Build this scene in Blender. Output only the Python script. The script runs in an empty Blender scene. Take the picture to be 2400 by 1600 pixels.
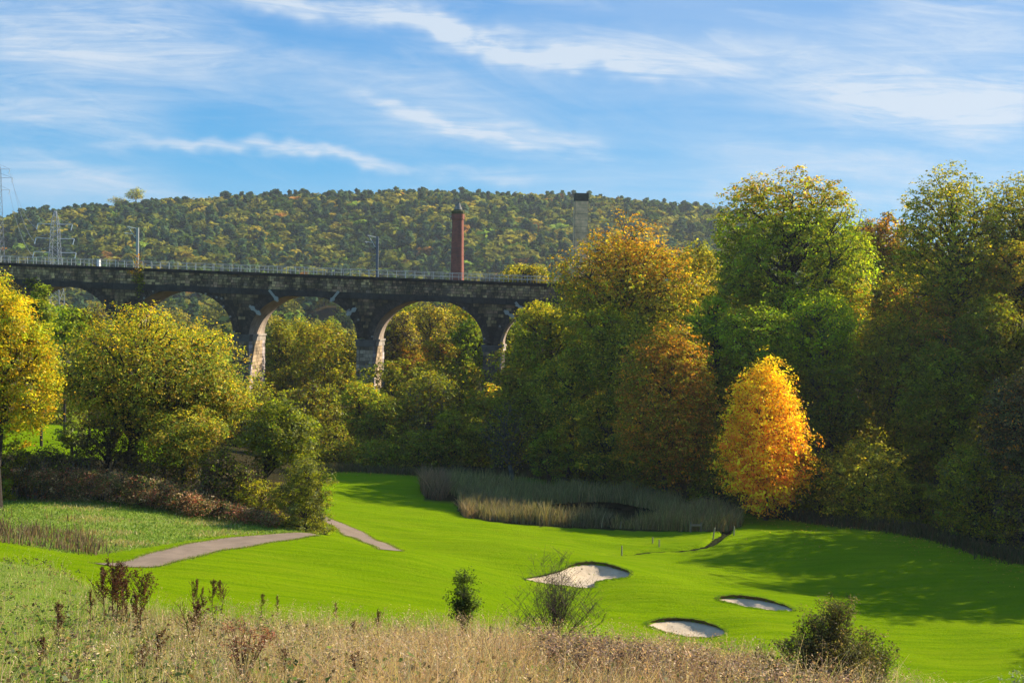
import bpy, math, random
import numpy as np
from mathutils import Vector, Matrix
rnd = random.Random(7)
rng = np.random.default_rng(7)
scene = bpy.context.scene
COL = scene.collection

# ------------------------------------------------------------------ camera
EYE = Vector((0.0, 0.0, 22.0))
FPX, CXP, CYP = 2678.0, 1176.0, 784.0          # focal length and centre, in 2352 x 1568 picture units
PITCH, ROLL = math.radians(1.85), math.radians(0.95)
_f = Vector((0, math.cos(PITCH), -math.sin(PITCH)))
_u0 = Vector((0, math.sin(PITCH), math.cos(PITCH)))
_r0 = Vector((1, 0, 0))
_r = math.cos(ROLL) * _r0 + math.sin(ROLL) * _u0
_u = math.cos(ROLL) * _u0 - math.sin(ROLL) * _r0
camd = bpy.data.cameras.new('camera')
cam = bpy.data.objects.new('camera', camd)
COL.objects.link(cam)
cam.matrix_world = Matrix(((_r.x, _u.x, -_f.x, EYE.x), (_r.y, _u.y, -_f.y, EYE.y), (_r.z, _u.z, -_f.z, EYE.z), (0, 0, 0, 1)))
camd.sensor_width = 36.0
camd.lens = 36.0 * FPX / 2352.0
camd.clip_start = 0.5
camd.clip_end = 12000
scene.camera = cam

HAZE_D = 0.00012
# ------------------------------------------------------------------ sun, exposure
SUN_AZ, SUN_EL = math.radians(66), math.radians(35)     # azimuth clockwise from +Y (straight ahead)
SUN_DIR = Vector((math.sin(SUN_AZ) * math.cos(SUN_EL), math.cos(SUN_AZ) * math.cos(SUN_EL), math.sin(SUN_EL)))
sl = bpy.data.lights.new('sun', 'SUN')
sl.energy = 5.0
sl.angle = math.radians(0.53)
sl.color = (1.0, 0.90, 0.70)
sun = bpy.data.objects.new('sun', sl)
COL.objects.link(sun)
sun.rotation_euler = SUN_DIR.to_track_quat('Z', 'Y').to_euler()
scene.view_settings.view_transform = 'Standard'
scene.view_settings.look = 'None'
scene.view_settings.gamma = 1.0
scene.view_settings.use_curve_mapping = False
scene.view_settings.exposure = 0.95
scene.render.engine = 'CYCLES'
cy = scene.cycles
cy.max_bounces = 6
cy.diffuse_bounces = 3
cy.transmission_bounces = 4
cy.volume_bounces = 0
cy.use_denoising = True


# ------------------------------------------------------------------ node helper
class NT:
    def __init__(self, tree):
        self.t = tree
        tree.nodes.clear()

    def n(self, typ, **kw):
        nd = self.t.nodes.new(typ)
        for k, v in kw.items():
            if k == 'inp':
                for kk, vv in v.items():
                    if isinstance(vv, bpy.types.NodeSocket):
                        self.t.links.new(vv, nd.inputs[kk])
                    else:
                        nd.inputs[kk].default_value = vv
            else:
                setattr(nd, k, v)
        return nd

    def m(self, op, a, b=0.0, c=0.0, clamp=False):
        nd = self.n('ShaderNodeMath', operation=op, use_clamp=clamp)
        for i, v in enumerate((a, b, c)):
            if isinstance(v, bpy.types.NodeSocket):
                self.t.links.new(v, nd.inputs[i])
            else:
                nd.inputs[i].default_value = v
        return nd.outputs[0]

    def mix(self, fac, a, b, blend='MIX'):
        nd = self.n('ShaderNodeMix', data_type='RGBA', blend_type=blend)
        for i, v in ((0, fac), (6, a), (7, b)):
            if isinstance(v, bpy.types.NodeSocket):
                self.t.links.new(v, nd.inputs[i])
            else:
                nd.inputs[i].default_value = v if i == 0 else (tuple(v) + (1,))[:4]
        return nd.outputs[2]

    def ramp(self, fac, stops):
        nd = self.n('ShaderNodeValToRGB')
        cr = nd.color_ramp
        while len(cr.elements) < len(stops):
            cr.elements.new(0.5)
        for e, (p, c) in zip(cr.elements, stops):
            e.position = p
            e.color = (c, c, c, 1) if isinstance(c, (int, float)) else (tuple(c) + (1,))[:4]
        self.t.links.new(fac, nd.inputs[0])
        return nd.outputs[0]

    def noise(self, vec, scale, detail=4, rough=0.55, dist=0.0):
        nd = self.n('ShaderNodeTexNoise', inp={'Scale': scale, 'Detail': detail, 'Roughness': rough, 'Distortion': dist})
        self.t.links.new(vec, nd.inputs['Vector'])
        return nd.outputs[0]

    def mapping(self, vec, scale=(1, 1, 1), rot=(0, 0, 0), loc=(0, 0, 0)):
        nd = self.n('ShaderNodeMapping', inp={'Scale': scale, 'Rotation': rot, 'Location': loc})
        self.t.links.new(vec, nd.inputs[0])
        return nd.outputs[0]

    def link(self, a, b):
        self.t.links.new(a, b)


# ------------------------------------------------------------------ sky: daylight with thin cirrus
world = bpy.data.worlds.new('World')
scene.world = world
world.use_nodes = True
w = NT(world.node_tree)
sky = w.n('ShaderNodeTexSky', sky_type='NISHITA', sun_disc=False, sun_elevation=SUN_EL, sun_rotation=SUN_AZ,
          altitude=50, air_density=1.0, dust_density=0.3, ozone_density=2.2)
tc = w.n('ShaderNodeTexCoord')
gen = tc.outputs['Generated']
sx = w.n('ShaderNodeSeparateXYZ', inp={0: gen})
DX, DY, DZ = sx.outputs
zz = w.m('MAXIMUM', DZ, 0.0)
# cloud sheet seen in perspective: direction divided by (height + offset)
zd = w.m('ADD', zz, 0.16)
px_ = w.m('DIVIDE', DX, zd)
py_ = w.m('DIVIDE', DY, zd)
cv = w.n('ShaderNodeCombineXYZ', inp={0: px_, 1: py_, 2: 0.0}).outputs[0]
warp = w.noise(cv, 0.9, 3, 0.5)
cv2 = w.mapping(cv, scale=(0.42, 1.6, 1), rot=(0, 0, math.radians(14)), loc=(3.1, 1.7, 0))
c_soft = w.noise(cv2, 1.1, 5, 0.55, 0.7)
azel = w.n('ShaderNodeCombineXYZ', inp={0: w.m('ARCTAN2', DX, DY), 1: w.m('ARCSINE', DZ), 2: 0.0}).outputs[0]
cv3 = w.mapping(w.mapping(azel, rot=(0, 0, math.radians(11))), scale=(3.2, 17, 1), loc=(0.3, 5.2, 0))
c_wisp = w.noise(cv3, 1.3, 10, 0.66, 1.4)
cv4 = w.mapping(cv, scale=(0.35, 0.8, 1), rot=(0, 0, math.radians(8)), loc=(9.1, 2.2, 0))
c_big = w.noise(cv4, 0.9, 2, 0.5)
soft = w.ramp(c_soft, [(0.34, 0.0), (0.62, 0.62), (0.85, 0.8)])
wisp = w.ramp(c_wisp, [(0.47, 0.0), (0.68, 0.55), (0.85, 0.9)])
big = w.ramp(c_big, [(0.38, 0.35), (0.62, 1.0)])
# long cirrus streaks (direction plane: U to the right, V up, both per unit forward)
yf = w.m('MAXIMUM', DY, 0.02)
U = w.m('DIVIDE', DX, yf)
V = w.m('DIVIDE', DZ, yf)
front = w.ramp(DY, [(0.3, 0.0), (0.6, 1.0)])
fib = w.mapping(w.n('ShaderNodeCombineXYZ', inp={0: U, 1: V, 2: 0.0}).outputs[0], scale=(7, 60, 1), rot=(0, 0, math.radians(9)))
fibn = w.ramp(w.noise(fib, 1.0, 9, 0.7, 1.6), [(0.34, 0.0), (0.66, 1.0)])
wob = w.m('MULTIPLY', w.m('SUBTRACT', w.noise(w.mapping(w.n('ShaderNodeCombineXYZ', inp={0: U, 1: V, 2: 0.0}).outputs[0], scale=(6, 9, 1)), 1.0, 4, 0.6), 0.5), 0.085)
Vw = w.m('ADD', V, wob)


def streak(x0, y0, x1, y1, width, amp, bend=0.0):
    """one soft band between two picture points (2352 x 1568 units)"""
    u0, v0 = (x0 - CXP) / FPX, (705 - y0) / FPX
    u1, v1 = (x1 - CXP) / FPX, (705 - y1) / FPX
    L = u1 - u0
    t = w.m('DIVIDE', w.m('SUBTRACT', U, u0), L)
    line = w.m('ADD', w.m('MULTIPLY', t, v1 - v0), v0)
    if bend:
        line = w.m('ADD', line, w.m('MULTIPLY', w.m('MULTIPLY', t, w.m('SUBTRACT', 1.0, t)), bend * 4 / FPX))
    d = w.m('DIVIDE', w.m('SUBTRACT', Vw, line), width / FPX)
    g = w.m('EXPONENT', w.m('MULTIPLY', w.m('MULTIPLY', d, d), -1.0))
    e = w.m('MULTIPLY', w.m('SUBTRACT', t, 0.5), 2.0)
    e2 = w.m('MULTIPLY', e, e)
    e4 = w.m('MULTIPLY', e2, e2)
    g2 = w.m('EXPONENT', w.m('MULTIPLY', e4, -1.6))
    return w.m('MULTIPLY', w.m('MULTIPLY', g, g2), amp)


STREAKS = [
    (150, -30, 1130, 130, 34, 0.80, 35), (850, 55, 1560, 195, 20, 0.95, -10), (1100, 110, 1800, 205, 46, 0.50, 0),
    (240, 345, 1000, 404, 12, 0.85, 8), (790, 240, 1260, 345, 14, 0.75, -12), (880, 285, 1420, 330, 34, 0.35, 0),
    (1180, 300, 1420, 360, 18, 0.35, 0), (-150, 60, 560, 150, 90, 0.75, 0), (-200, 230, 420, 300, 80, 0.55, 0),
    (-100, 420, 420, 470, 50, 0.50, 0), (1750, 230, 2500, 215, 75, 0.75, 0), (1600, 90, 2400, 260, 60, 0.22, 0),
    (950, 420, 1250, 415, 14, 0.35, 0), (1580, 430, 1800, 420, 14, 0.35, 0), (1850, 470, 2150, 462, 20, 0.55, 0),
    (400, 150, 1200, 250, 60, 0.38, 0), (1300, 100, 1900, 130, 40, 0.25, 0), (1560, 360, 2400, 395, 40, 0.45, 0),
    (600, 300, 1500, 400, 60, 0.25, 0), (1900, 60, 2450, 90, 60, 0.35, 0),
]
acc = None
for s in STREAKS:
    b = streak(*s)
    acc = b if acc is None else w.m('ADD', acc, b)
acc = w.m('MULTIPLY', w.m('MULTIPLY', acc, front), w.m('ADD', w.m('MULTIPLY', fibn, 0.8), 0.35))
base_c = w.m('MULTIPLY', w.m('ADD', w.m('MULTIPLY', soft, 0.66), w.m('MULTIPLY', wisp, 0.60)), big)
cloud = w.m('MINIMUM', w.m('ADD', base_c, acc), 0.93)
lowz = w.ramp(DZ, [(0.0, 0.25), (0.16, 1.0)])
skyn = w.mix(1.0, sky.outputs[0], (0.55, 0.85, 1.25), 'MULTIPLY')
blue = w.n('ShaderNodeValToRGB')
cr = blue.color_ramp
cr.elements.new(0.5)
for e, (p, c) in zip(cr.elements, [(0.0, (0.95, 3.1, 4.7)), (0.10, (0.55, 2.7, 4.7)), (0.26, (0.03, 1.7, 4.3))]):
    e.position = p; e.color = c + (1,)
w.link(DZ, blue.inputs[0])
skycol = w.mix(0.86, skyn, blue.outputs[0])
cloudcol = (4.1, 4.7, 5.4)
fin = w.mix(cloud, skycol, cloudcol)
bg = w.n('ShaderNodeBackground', inp={'Strength': 0.086})
w.link(fin, bg.inputs[0])
w.link(bg.outputs[0], w.n('ShaderNodeOutputWorld').inputs[0])


# ------------------------------------------------------------------ geometry helpers
def ray(px, py):
    return _f + _r * ((px - CXP) / FPX) + _u * ((CYP - py) / FPX)


def P(px, py, Y):
    """the world point seen at (px, py) of the 2352 x 1568 picture at distance Y in front of the camera"""
    d = ray(px, py)
    return EYE + d * (Y / d.y)


def proj(X, Y, Z):
    """numpy: world to picture units"""
    vx, vy, vz = X - EYE.x, Y - EYE.y, Z - EYE.z
    a = vx * _r.x + vy * _r.y + vz * _r.z
    b = vx * _u.x + vy * _u.y + vz * _u.z
    c = vx * _f.x + vy * _f.y + vz * _f.z
    return CXP + FPX * a / c, CYP - FPX * b / c


def link(o, parent=None):
    COL.objects.link(o)
    if parent is not None:
        o.parent = parent
    return o


def tag(o, label=None, cat=None, group=None, kind=None):
    if label: o['label'] = label
    if cat: o['category'] = cat
    if group: o['group'] = group
    if kind: o['kind'] = kind
    return o


def thing(name, label, cat, loc=(0, 0, 0), group=None):
    o = bpy.data.objects.new(name, None)
    COL.objects.link(o)
    o.location = loc
    o.empty_display_size = 0.3
    return tag(o, label, cat, group)


def raw_mesh(name, V, F, mat, col=None, smooth=False, uv=None):
    """V (n,3); F (m,3) or (m,4) array, or list of polygons; col (m,3) colour per face"""
    me = bpy.data.meshes.new(name)
    V = np.asarray(V, dtype=np.float32)
    if isinstance(F, np.ndarray):
        k = F.shape[1]
        m = len(F)
        me.vertices.add(len(V))
        me.vertices.foreach_set('co', V.ravel())
        me.loops.add(m * k)
        me.loops.foreach_set('vertex_index', F.astype(np.int32).ravel())
        me.polygons.add(m)
        me.polygons.foreach_set('loop_start', np.arange(0, m * k, k, dtype=np.int32))
        me.update(calc_edges=True)
    else:
        me.from_pydata([tuple(map(float, v)) for v in V], [], [tuple(map(int, f)) for f in F])
    if col is not None:
        at = me.attributes.new('tint', 'FLOAT_COLOR', 'FACE')
        c4 = np.ones((len(me.polygons), 4), dtype=np.float32)
        c4[:, :3] = col
        at.data.foreach_set('color', c4.ravel())
    if smooth:
        me.polygons.foreach_set('use_smooth', np.ones(len(me.polygons), dtype=bool))
    if mat is not None:
        me.materials.append(mat)
    me.update()
    return me


def obj(name, me, parent=None, loc=None):
    o = bpy.data.objects.new(name, me)
    link(o, parent)
    if loc is not None:
        o.location = loc
    return o


class MB:
    """collects small shapes into one mesh"""
    def __init__(self):
        self.V, self.F, self.C = [], [], []

    def add(self, vs, fs, c=None):
        n = len(self.V)
        self.V += [tuple(v) for v in vs]
        for f in fs:
            self.F.append(tuple(i + n for i in f))
            self.C.append(c if c is not None else (0.5, 0.5, 0.5))

    def box(self, lo, hi, c=None, M=None):
        (x0, y0, z0), (x1, y1, z1) = lo, hi
        vs = [(x0, y0, z0), (x1, y0, z0), (x1, y1, z0), (x0, y1, z0), (x0, y0, z1), (x1, y0, z1), (x1, y1, z1), (x0, y1, z1)]
        if M is not None:
            vs = [tuple(M @ Vector(v)) for v in vs]
        self.add(vs, [(0, 3, 2, 1), (4, 5, 6, 7), (0, 1, 5, 4), (1, 2, 6, 5), (2, 3, 7, 6), (3, 0, 4, 7)], c)

    def tube(self, pts, rad, sides=6, c=None, cap=True):
        pts = [Vector(p) for p in pts]
        n0 = len(self.V)
        prev = None
        k = len(pts)
        for i, p in enumerate(pts):
            t = (pts[min(i + 1, k - 1)] - pts[max(i - 1, 0)])
            t = t.normalized() if t.length > 1e-9 else Vector((0, 0, 1))
            if prev is None:
                a = t.orthogonal().normalized()
            else:
                a = prev - t * prev.dot(t)
                a = a.normalized() if a.length > 1e-6 else t.orthogonal().normalized()
            prev = a
            b = t.cross(a)
            r = rad[i] if hasattr(rad, '__len__') else rad
            for s in range(sides):
                an = 2 * math.pi * s / sides
                self.V.append(tuple(p + (a * math.cos(an) + b * math.sin(an)) * r))
        cc = c if c is not None else (0.5, 0.5, 0.5)
        for i in range(k - 1):
            for s in range(sides):
                s2 = (s + 1) % sides
                self.F.append((n0 + i * sides + s, n0 + i * sides + s2, n0 + (i + 1) * sides + s2, n0 + (i + 1) * sides + s))
                self.C.append(cc)
        if cap:
            self.F.append(tuple(n0 + s for s in reversed(range(sides))))
            self.F.append(tuple(n0 + (k - 1) * sides + s for s in range(sides)))
            self.C += [cc, cc]

    def mesh(self, name, mat, smooth=False):
        return raw_mesh(name, self.V, self.F, mat, np.array(self.C, dtype=np.float32), smooth)

    def build(self, name, mat, parent=None, smooth=False, loc=None):
        return obj(name, self.mesh(name, mat, smooth), parent, loc)


# ------------------------------------------------------------------ materials
def new_mat(name):
    m = bpy.data.materials.new(name)
    m.use_nodes = True
    return m, NT(m.node_tree)


def finish(nt, col, rough=0.9, normal=None, spec=0.3, metal=0.0):
    p = nt.n('ShaderNodeBsdfPrincipled')
    for k, v in (('Base Color', col), ('Roughness', rough), ('Metallic', metal), ('Specular IOR Level', spec)):
        if isinstance(v, bpy.types.NodeSocket):
            nt.link(v, p.inputs[k])
        else:
            p.inputs[k].default_value = (tuple(v) + (1,))[:4] if k == 'Base Color' else v
    if normal is not None:
        nt.link(normal, p.inputs['Normal'])
    nt.link(p.outputs[0], nt.n('ShaderNodeOutputMaterial').inputs[0])
    return p


def leaf_material(name, trans=0.42, gloss=0.12, gain=1.0):
    m, t = new_mat(name)
    at = t.n('ShaderNodeAttribute', attribute_name='tint')
    col = at.outputs['Color']
    oi = t.n('ShaderNodeObjectInfo')
    hsv = t.n('ShaderNodeHueSaturation', inp={'Saturation': 1.0, 'Value': gain})
    t.link(col, hsv.inputs['Color'])
    col = hsv.outputs[0]
    d = t.n('ShaderNodeBsdfDiffuse')
    t.link(col, d.inputs[0])
    tr = t.n('ShaderNodeBsdfTranslucent')
    tc_ = t.mix(1.0, col, (1.22, 1.15, 0.55), 'MULTIPLY')
    t.link(tc_, tr.inputs[0])
    mx = t.n('ShaderNodeMixShader', inp={0: trans})
    t.link(d.outputs[0], mx.inputs[1]); t.link(tr.outputs[0], mx.inputs[2])
    g = t.n('ShaderNodeBsdfGlossy', inp={'Roughness': 0.45, 'Color': (0.6, 0.6, 0.6, 1)})
    mg = t.n('ShaderNodeMixShader', inp={0: gloss * 0.5})
    t.link(mx.outputs[0], mg.inputs[1]); t.link(g.outputs[0], mg.inputs[2])
    t.link(mg.outputs[0], t.n('ShaderNodeOutputMaterial').inputs[0])
    return m


def tint_material(name, rough=0.9, noise_scale=3.0, amount=0.35, bump=0.0, spec=0.25, metal=0.0):
    """colour from the faces' tint attribute, mottled"""
    m, t = new_mat(name)
    at = t.n('ShaderNodeAttribute', attribute_name='tint')
    geo = t.n('ShaderNodeNewGeometry')
    nz = t.noise(geo.outputs['Position'], noise_scale, 5, 0.6)
    f = t.ramp(nz, [(0.3, 1.0 - amount), (0.7, 1.0 + amount)])
    col = t.mix(1.0, at.outputs['Color'], f, 'MULTIPLY')
    nrm = None
    if bump:
        b = t.n('ShaderNodeBump', inp={'Strength': bump, 'Distance': 0.05})
        t.link(t.noise(geo.outputs['Position'], noise_scale * 4, 4, 0.6), b.inputs['Height'])
        nrm = b.outputs[0]
    finish(t, col, rough, nrm, spec, metal)
    return m


M_LEAF = leaf_material('leaf', 0.54, 0.03, 1.5)
M_FARLEAF = leaf_material('far_leaf', 0.42, 0.0, 1.9)
M_GRASSBLADE = leaf_material('grass_blade', 0.42, 0.04, 1.25)
M_BARK = tint_material('bark', 0.95, 2.5, 0.4, 0.6)
M_TWIG = tint_material('twig', 0.9, 5, 0.3)
M_METAL = tint_material('galvanised', 0.45, 8, 0.15, 0, 0.5, 0.3)
M_WOOD = tint_material('weathered_wood', 0.85, 14, 0.3)
M_PAINT = tint_material('paint', 0.5, 10, 0.08)
# ------------------------------------------------------------------ terrain
# control points of the ground: picture position and distance
GP = [
    # foreground hillside (rough grass), distances from the camera
    (1176, 1568, 13.4), (700, 1568, 13.6), (250, 1568, 13.8), (-300, 1568, 14.2), (1700, 1600, 13.4), (2300, 1760, 11),
    (0, 1450, 20), (-300, 1400, 24), (400, 1450, 24), (0, 1350, 30), (250, 1350, 33), (-300, 1300, 38),
    (450, 1405, 32), (700, 1425, 31), (950, 1455, 29.5), (1176, 1478, 28.5), (1400, 1492, 27), (1650, 1520, 25.5), (1850, 1560, 24),
    (2100, 1640, 21), (2352, 1720, 19), (0, 1290, 40), (2600, 1850, 16), (150, 1310, 38),
    # left meadow and terrace
    (0, 1250, 54), (0, 1200, 67), (0, 1145, 80), (-300, 1140, 84), (-300, 1230, 58), (200, 1150, 80), (200, 1230, 64), (200, 1290, 54),
    (440, 1170, 78), (440, 1235, 66), (300, 1300, 52.5), (440, 1300, 54), (600, 1200, 75), (600, 1225, 69), (600, 1300, 56), (700, 1228, 70.5),
    (740, 1195, 84), (720, 1245, 68),
    # fairway on the left of the mounds
    (500, 1350, 49), (700, 1350, 51), (600, 1375, 46), (850, 1400, 48), (800, 1300, 60), (900, 1256, 72), (1000, 1300, 64), (1000, 1360, 56), (1000, 1420, 49),
    (1200, 1440, 50), (830, 1228, 81), (900, 1180, 96), (800, 1120, 110), (1000, 1170, 99), (1000, 1215, 88), (1100, 1200, 93),
    (760, 1080, 126), (900, 1100, 117), (1000, 1240, 82), (1150, 1250, 78), (1250, 1255, 80),
    # mound with the big bunker
    (1150, 1300, 70), (1200, 1330, 66.5), (1330, 1290, 72), (1330, 1350, 68), (1450, 1310, 71), (1440, 1350, 66.5), (1340, 1276, 78), (1250, 1270, 78), (1330, 1420, 59), (1330, 1460, 52),
    (1550, 1320, 72.5), (1600, 1336, 70), (1550, 1380, 64), (1700, 1352, 69), (1740, 1366, 66), (1740, 1404, 63.5), (1830, 1382, 66), (1850, 1410, 62.5),
    (1500, 1412, 62), (1580, 1419, 62), (1580, 1464, 59), (1660, 1460, 58.5), (1550, 1500, 52), (1750, 1480, 54), (1700, 1440, 59.5),
    (1480, 1299, 76.5), (1620, 1325, 74), (1780, 1362, 69.5),
    # hollow behind the mound, ditch
    (1400, 1268, 87), (1500, 1285, 85.5), (1640, 1238, 91), (1650, 1305, 82.5), (1800, 1335, 78), (1950, 1375, 72), (1200, 1220, 90), (1400, 1225, 93),
    (1950, 1440, 62), (2100, 1480, 58.5), (2100, 1568, 51), (2352, 1568, 51), (2352, 1450, 61.5), (2100, 1400, 68), (2000, 1520, 54), (2600, 1568, 52),
    # pond edge and far margin of the fairway
    (1070, 1180, 100), (1300, 1205, 96), (1590, 1220, 95), (1700, 1200, 99), (1700, 1175, 104), (1450, 1140, 112), (1200, 1110, 121), (980, 1085, 124),
    (1900, 1205, 97.5), (2100, 1235, 91), (2352, 1300, 80), (2200, 1300, 81), (2000, 1280, 84), (1800, 1260, 88), (2600, 1330, 78), (2500, 1450, 62),
    # behind, among the trees
    (600, 1060, 126), (200, 1000, 128), (-200, 1000, 128), (100, 985, 140), (400, 1000, 150), (700, 1040, 150), (1176, 1050, 150), (1700, 1110, 125), (2300, 1190, 105), (2600, 1190, 105),
    (1176, 1010, 170), (200, 960, 170), (-300, 960, 175), (2000, 1030, 160), (2500, 1040, 150), (-300, 1080, 100), (300, 1085, 100),
]
cp = []
for (a, b, Y) in GP:
    p = P(a, b, Y)
    cp.append((p.x, p.y, p.z))
cp += [(-4, 2, 19.9), (4, 2, 19.6), (0, 7, 18.9), (-8, 6, 19.6), (8, 6, 17.9), (0, -5, 21.2), (-14, 5, 20.3), (16, 6, 16.9)]
cp = np.array(cp)
SC = 1.0


def _phi(r2):
    r2 = np.maximum(r2, 1e-9)
    return 0.5 * r2 * np.log(r2)


def _warp(X, Y):
    # distances are compressed so that far points, which are sparse, act more widely
    return X / 10.0, Y / 10.0


def _fit():
    x, y = _warp(cp[:, 0], cp[:, 1])
    n = len(x)
    A = np.zeros((n + 3, n + 3))
    A[:n, :n] = _phi((x[:, None] - x) ** 2 + (y[:, None] - y) ** 2) + np.eye(n) * 0.04
    A[:n, n] = 1; A[:n, n + 1] = x; A[:n, n + 2] = y
    A[n:, :n] = A[:n, n:].T
    b = np.zeros(n + 3)
    b[:n] = cp[:, 2]
    return np.linalg.solve(A, b)


_W = _fit()
_cx, _cy = _warp(cp[:, 0], cp[:, 1])

SKYLINE = [(-600, 514), (-200, 514), (0, 502), (60, 490), (160, 482), (300, 469), (400, 460), (500, 452), (620, 446), (800, 448), (900, 441), (1000, 441), (1100, 448), (1300, 448), (1450, 460), (1550, 470), (1620, 478), (1700, 490), (1900, 522), (2200, 562), (3000, 582)]
CREST_Y = 930.0


def hill_h(u, Y):
    """height of the far ground; u is the picture column"""
    sky_y = np.interp(u, [a for a, b in SKYLINE], [b for a, b in SKYLINE])
    zc = EYE.z + (705 + (u - CXP) * math.tan(ROLL) - sky_y) / FPX * CREST_Y - 11.0
    wob = 5 * np.sin(u / 190.0 + 1.3) + 3 * np.sin(u / 83.0)
    low = 2.0 + 18.0 * np.exp(-((Y - 505 - wob * 2) / 55.0) ** 2) * np.clip((u - 250) / 500, 0.25, 1.0)
    # a spur that comes down on the left, nearer
    low = low + 28.0 * np.exp(-((Y - 380) / 50.0) ** 2) * np.clip((150 - u) / 260.0, 0, 1)
    t = np.clip((Y - 560) / (CREST_Y - 560), 0, 1)
    t = t * t * (3 - 2 * t) * 0.35 + t * 0.65
    gully = -5.0 * np.sin(u / 120.0 + Y / 90.0) * np.sin(np.pi * t)
    z = low * (1 - t) + zc * t + gully
    return np.where(Y > CREST_Y, zc - (Y - CREST_Y) * 0.03, z)


DITCH = [P(a, b, Y) for (a, b, Y) in [(1380, 1277, 84.5), (1420, 1268, 86.5), (1500, 1256, 88.3), (1580, 1249, 89), (1625, 1243, 89.8), (1640, 1237, 91), (1650, 1230, 92.5), (1668, 1226, 94), (1668, 1218, 96.5)]]


def seg_dist(X, Y, pts):
    d = np.full(np.shape(X), 1e9)
    for a, b in zip(pts[:-1], pts[1:]):
        ax, ay, bx, by = a[0], a[1], b[0], b[1]
        L2 = (bx - ax) ** 2 + (by - ay) ** 2
        t = np.clip(((X - ax) * (bx - ax) + (Y - ay) * (by - ay)) / L2, 0, 1)
        d = np.minimum(d, np.hypot(X - ax - t * (bx - ax), Y - ay - t * (by - ay)))
    return d


def near_h(X, Y):
    X = np.asarray(X, dtype=float); Y = np.asarray(Y, dtype=float)
    x, y = _warp(X, Y)
    sh = x.shape
    x = x.ravel(); y = y.ravel()
    z = _W[-3] + _W[-2] * x + _W[-1] * y
    for i in range(len(_cx)):
        z = z + _W[i] * _phi((x - _cx[i]) ** 2 + (y - _cy[i]) ** 2)
    return z.reshape(sh)


def inpoly(X, Y, poly):
    X = np.asarray(X); Y = np.asarray(Y)
    c = np.zeros(X.shape, dtype=bool)
    n = len(poly)
    j = n - 1
    for i in range(n):
        xi, yi = poly[i][0], poly[i][1]
        xj, yj = poly[j][0], poly[j][1]
        if yi != yj:
            c ^= ((yi > Y) != (yj > Y)) & (X < (xj - xi) * (Y - yi) / (yj - yi) + xi)
        j = i
    return c


PITS = []      # (polygon of world points, depth) filled by the bunkers and the pond


def ground(X, Y, carve=True):
    X = np.asarray(X, dtype=float); Y = np.asarray(Y, dtype=float)
    zn = near_h(X, np.minimum(Y, 185))
    zn = zn + 0.05 * np.sin(X * 0.9 + Y * 0.3) * np.sin(Y * 0.7) + 0.16 * np.sin(X * 0.31 + 1.0) * np.sin(Y * 0.27 + X * 0.11) * np.clip((Y - 40) / 20, 0, 1)
    ppx, _ = proj(X, np.maximum(Y, 30.0), np.full(X.shape, 10.0))
    zf = hill_h(ppx, Y)
    t = np.clip((Y - 150) / 90.0, 0, 1)
    t = t * t * (3 - 2 * t)
    z = zn * (1 - t) + zf * t
    if carve:
        d = seg_dist(X, Y, DITCH)
        z = z - 0.55 * np.exp(-(d / 0.42) ** 4)
        for poly, depth, soft in PITS:
            ins = inpoly(X, Y, poly)
            dd = seg_dist(X, Y, list(poly) + [poly[0]])
            z = z - np.where(ins, depth * np.clip(dd / soft, 0, 1), 0)
    return z


def gz(x, y):
    return float(ground(np.array([x]), np.array([y]))[0])


def hit(px, py, y0=8.0, y1=170.0, carve=False):
    """where the line of sight through a picture point meets the ground"""
    d = ray(px, py)
    Ys = np.linspace(y0, y1, 900)
    t = Ys / d.y
    X = d.x * t; Z = EYE.z + d.z * t
    g = ground(X, Ys, carve)
    below = np.nonzero(Z < g)[0]
    if len(below) == 0:
        return Vector((float(X[-1]), float(Ys[-1]), float(g[-1])))
    i = below[0]
    return Vector((float(X[i]), float(Ys[i]), float(g[i])))


# ---- bunkers: outline in picture units
BUNK = [
    ('large kidney shaped sand bunker on the mound behind the bare shrub',
     [(1204, 1329), (1250, 1320), (1290, 1309), (1316, 1297), (1345, 1292), (1380, 1293), (1412, 1301), (1440, 1310), (1450, 1318), (1440, 1327), (1410, 1330), (1380, 1334), (1368, 1340), (1366, 1350), (1330, 1350), (1280, 1344), (1240, 1338), (1215, 1333)]),
    ('thin oval sand bunker on the far slope above the thorn bush',
     [(1647, 1376), (1665, 1370), (1700, 1369), (1740, 1374), (1785, 1384), (1815, 1395), (1822, 1403), (1790, 1403), (1740, 1398), (1700, 1391), (1665, 1383)]),
    ('oval sand bunker in the hollow nearest to the rough grass',
     [(1484, 1434), (1510, 1424), (1545, 1421), (1585, 1423), (1625, 1431), (1658, 1443), (1668, 1452), (1655, 1462), (1620, 1464), (1570, 1461), (1530, 1453), (1500, 1443)]),
]


def catmull(pts, n=5, closed=True):
    out = []
    k = len(pts)
    rngi = range(k if closed else k - 1)
    for i in rngi:
        if closed:
            p0, p1, p2, p3 = pts[(i - 1) % k], pts[i], pts[(i + 1) % k], pts[(i + 2) % k]
        else:
            p0, p1, p2, p3 = pts[max(i - 1, 0)], pts[i], pts[i + 1], pts[min(i + 2, k - 1)]
        for j in range(n):
            t = j / n
            out.append(tuple(0.5 * ((2 * p1[a]) + (-p0[a] + p2[a]) * t + (2 * p0[a] - 5 * p1[a] + 4 * p2[a] - p3[a]) * t * t + (-p0[a] + 3 * p1[a] - 3 * p2[a] + p3[a]) * t ** 3) for a in range(len(p1))))
    if not closed:
        out.append(tuple(pts[-1]))
    return out


bunk_world = []
for label, poly in BUNK:
    dense = catmull(poly, 5)
    pts = [hit(a, b, 40, 90) for a, b in dense]
    bunk_world.append((label, pts))

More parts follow.
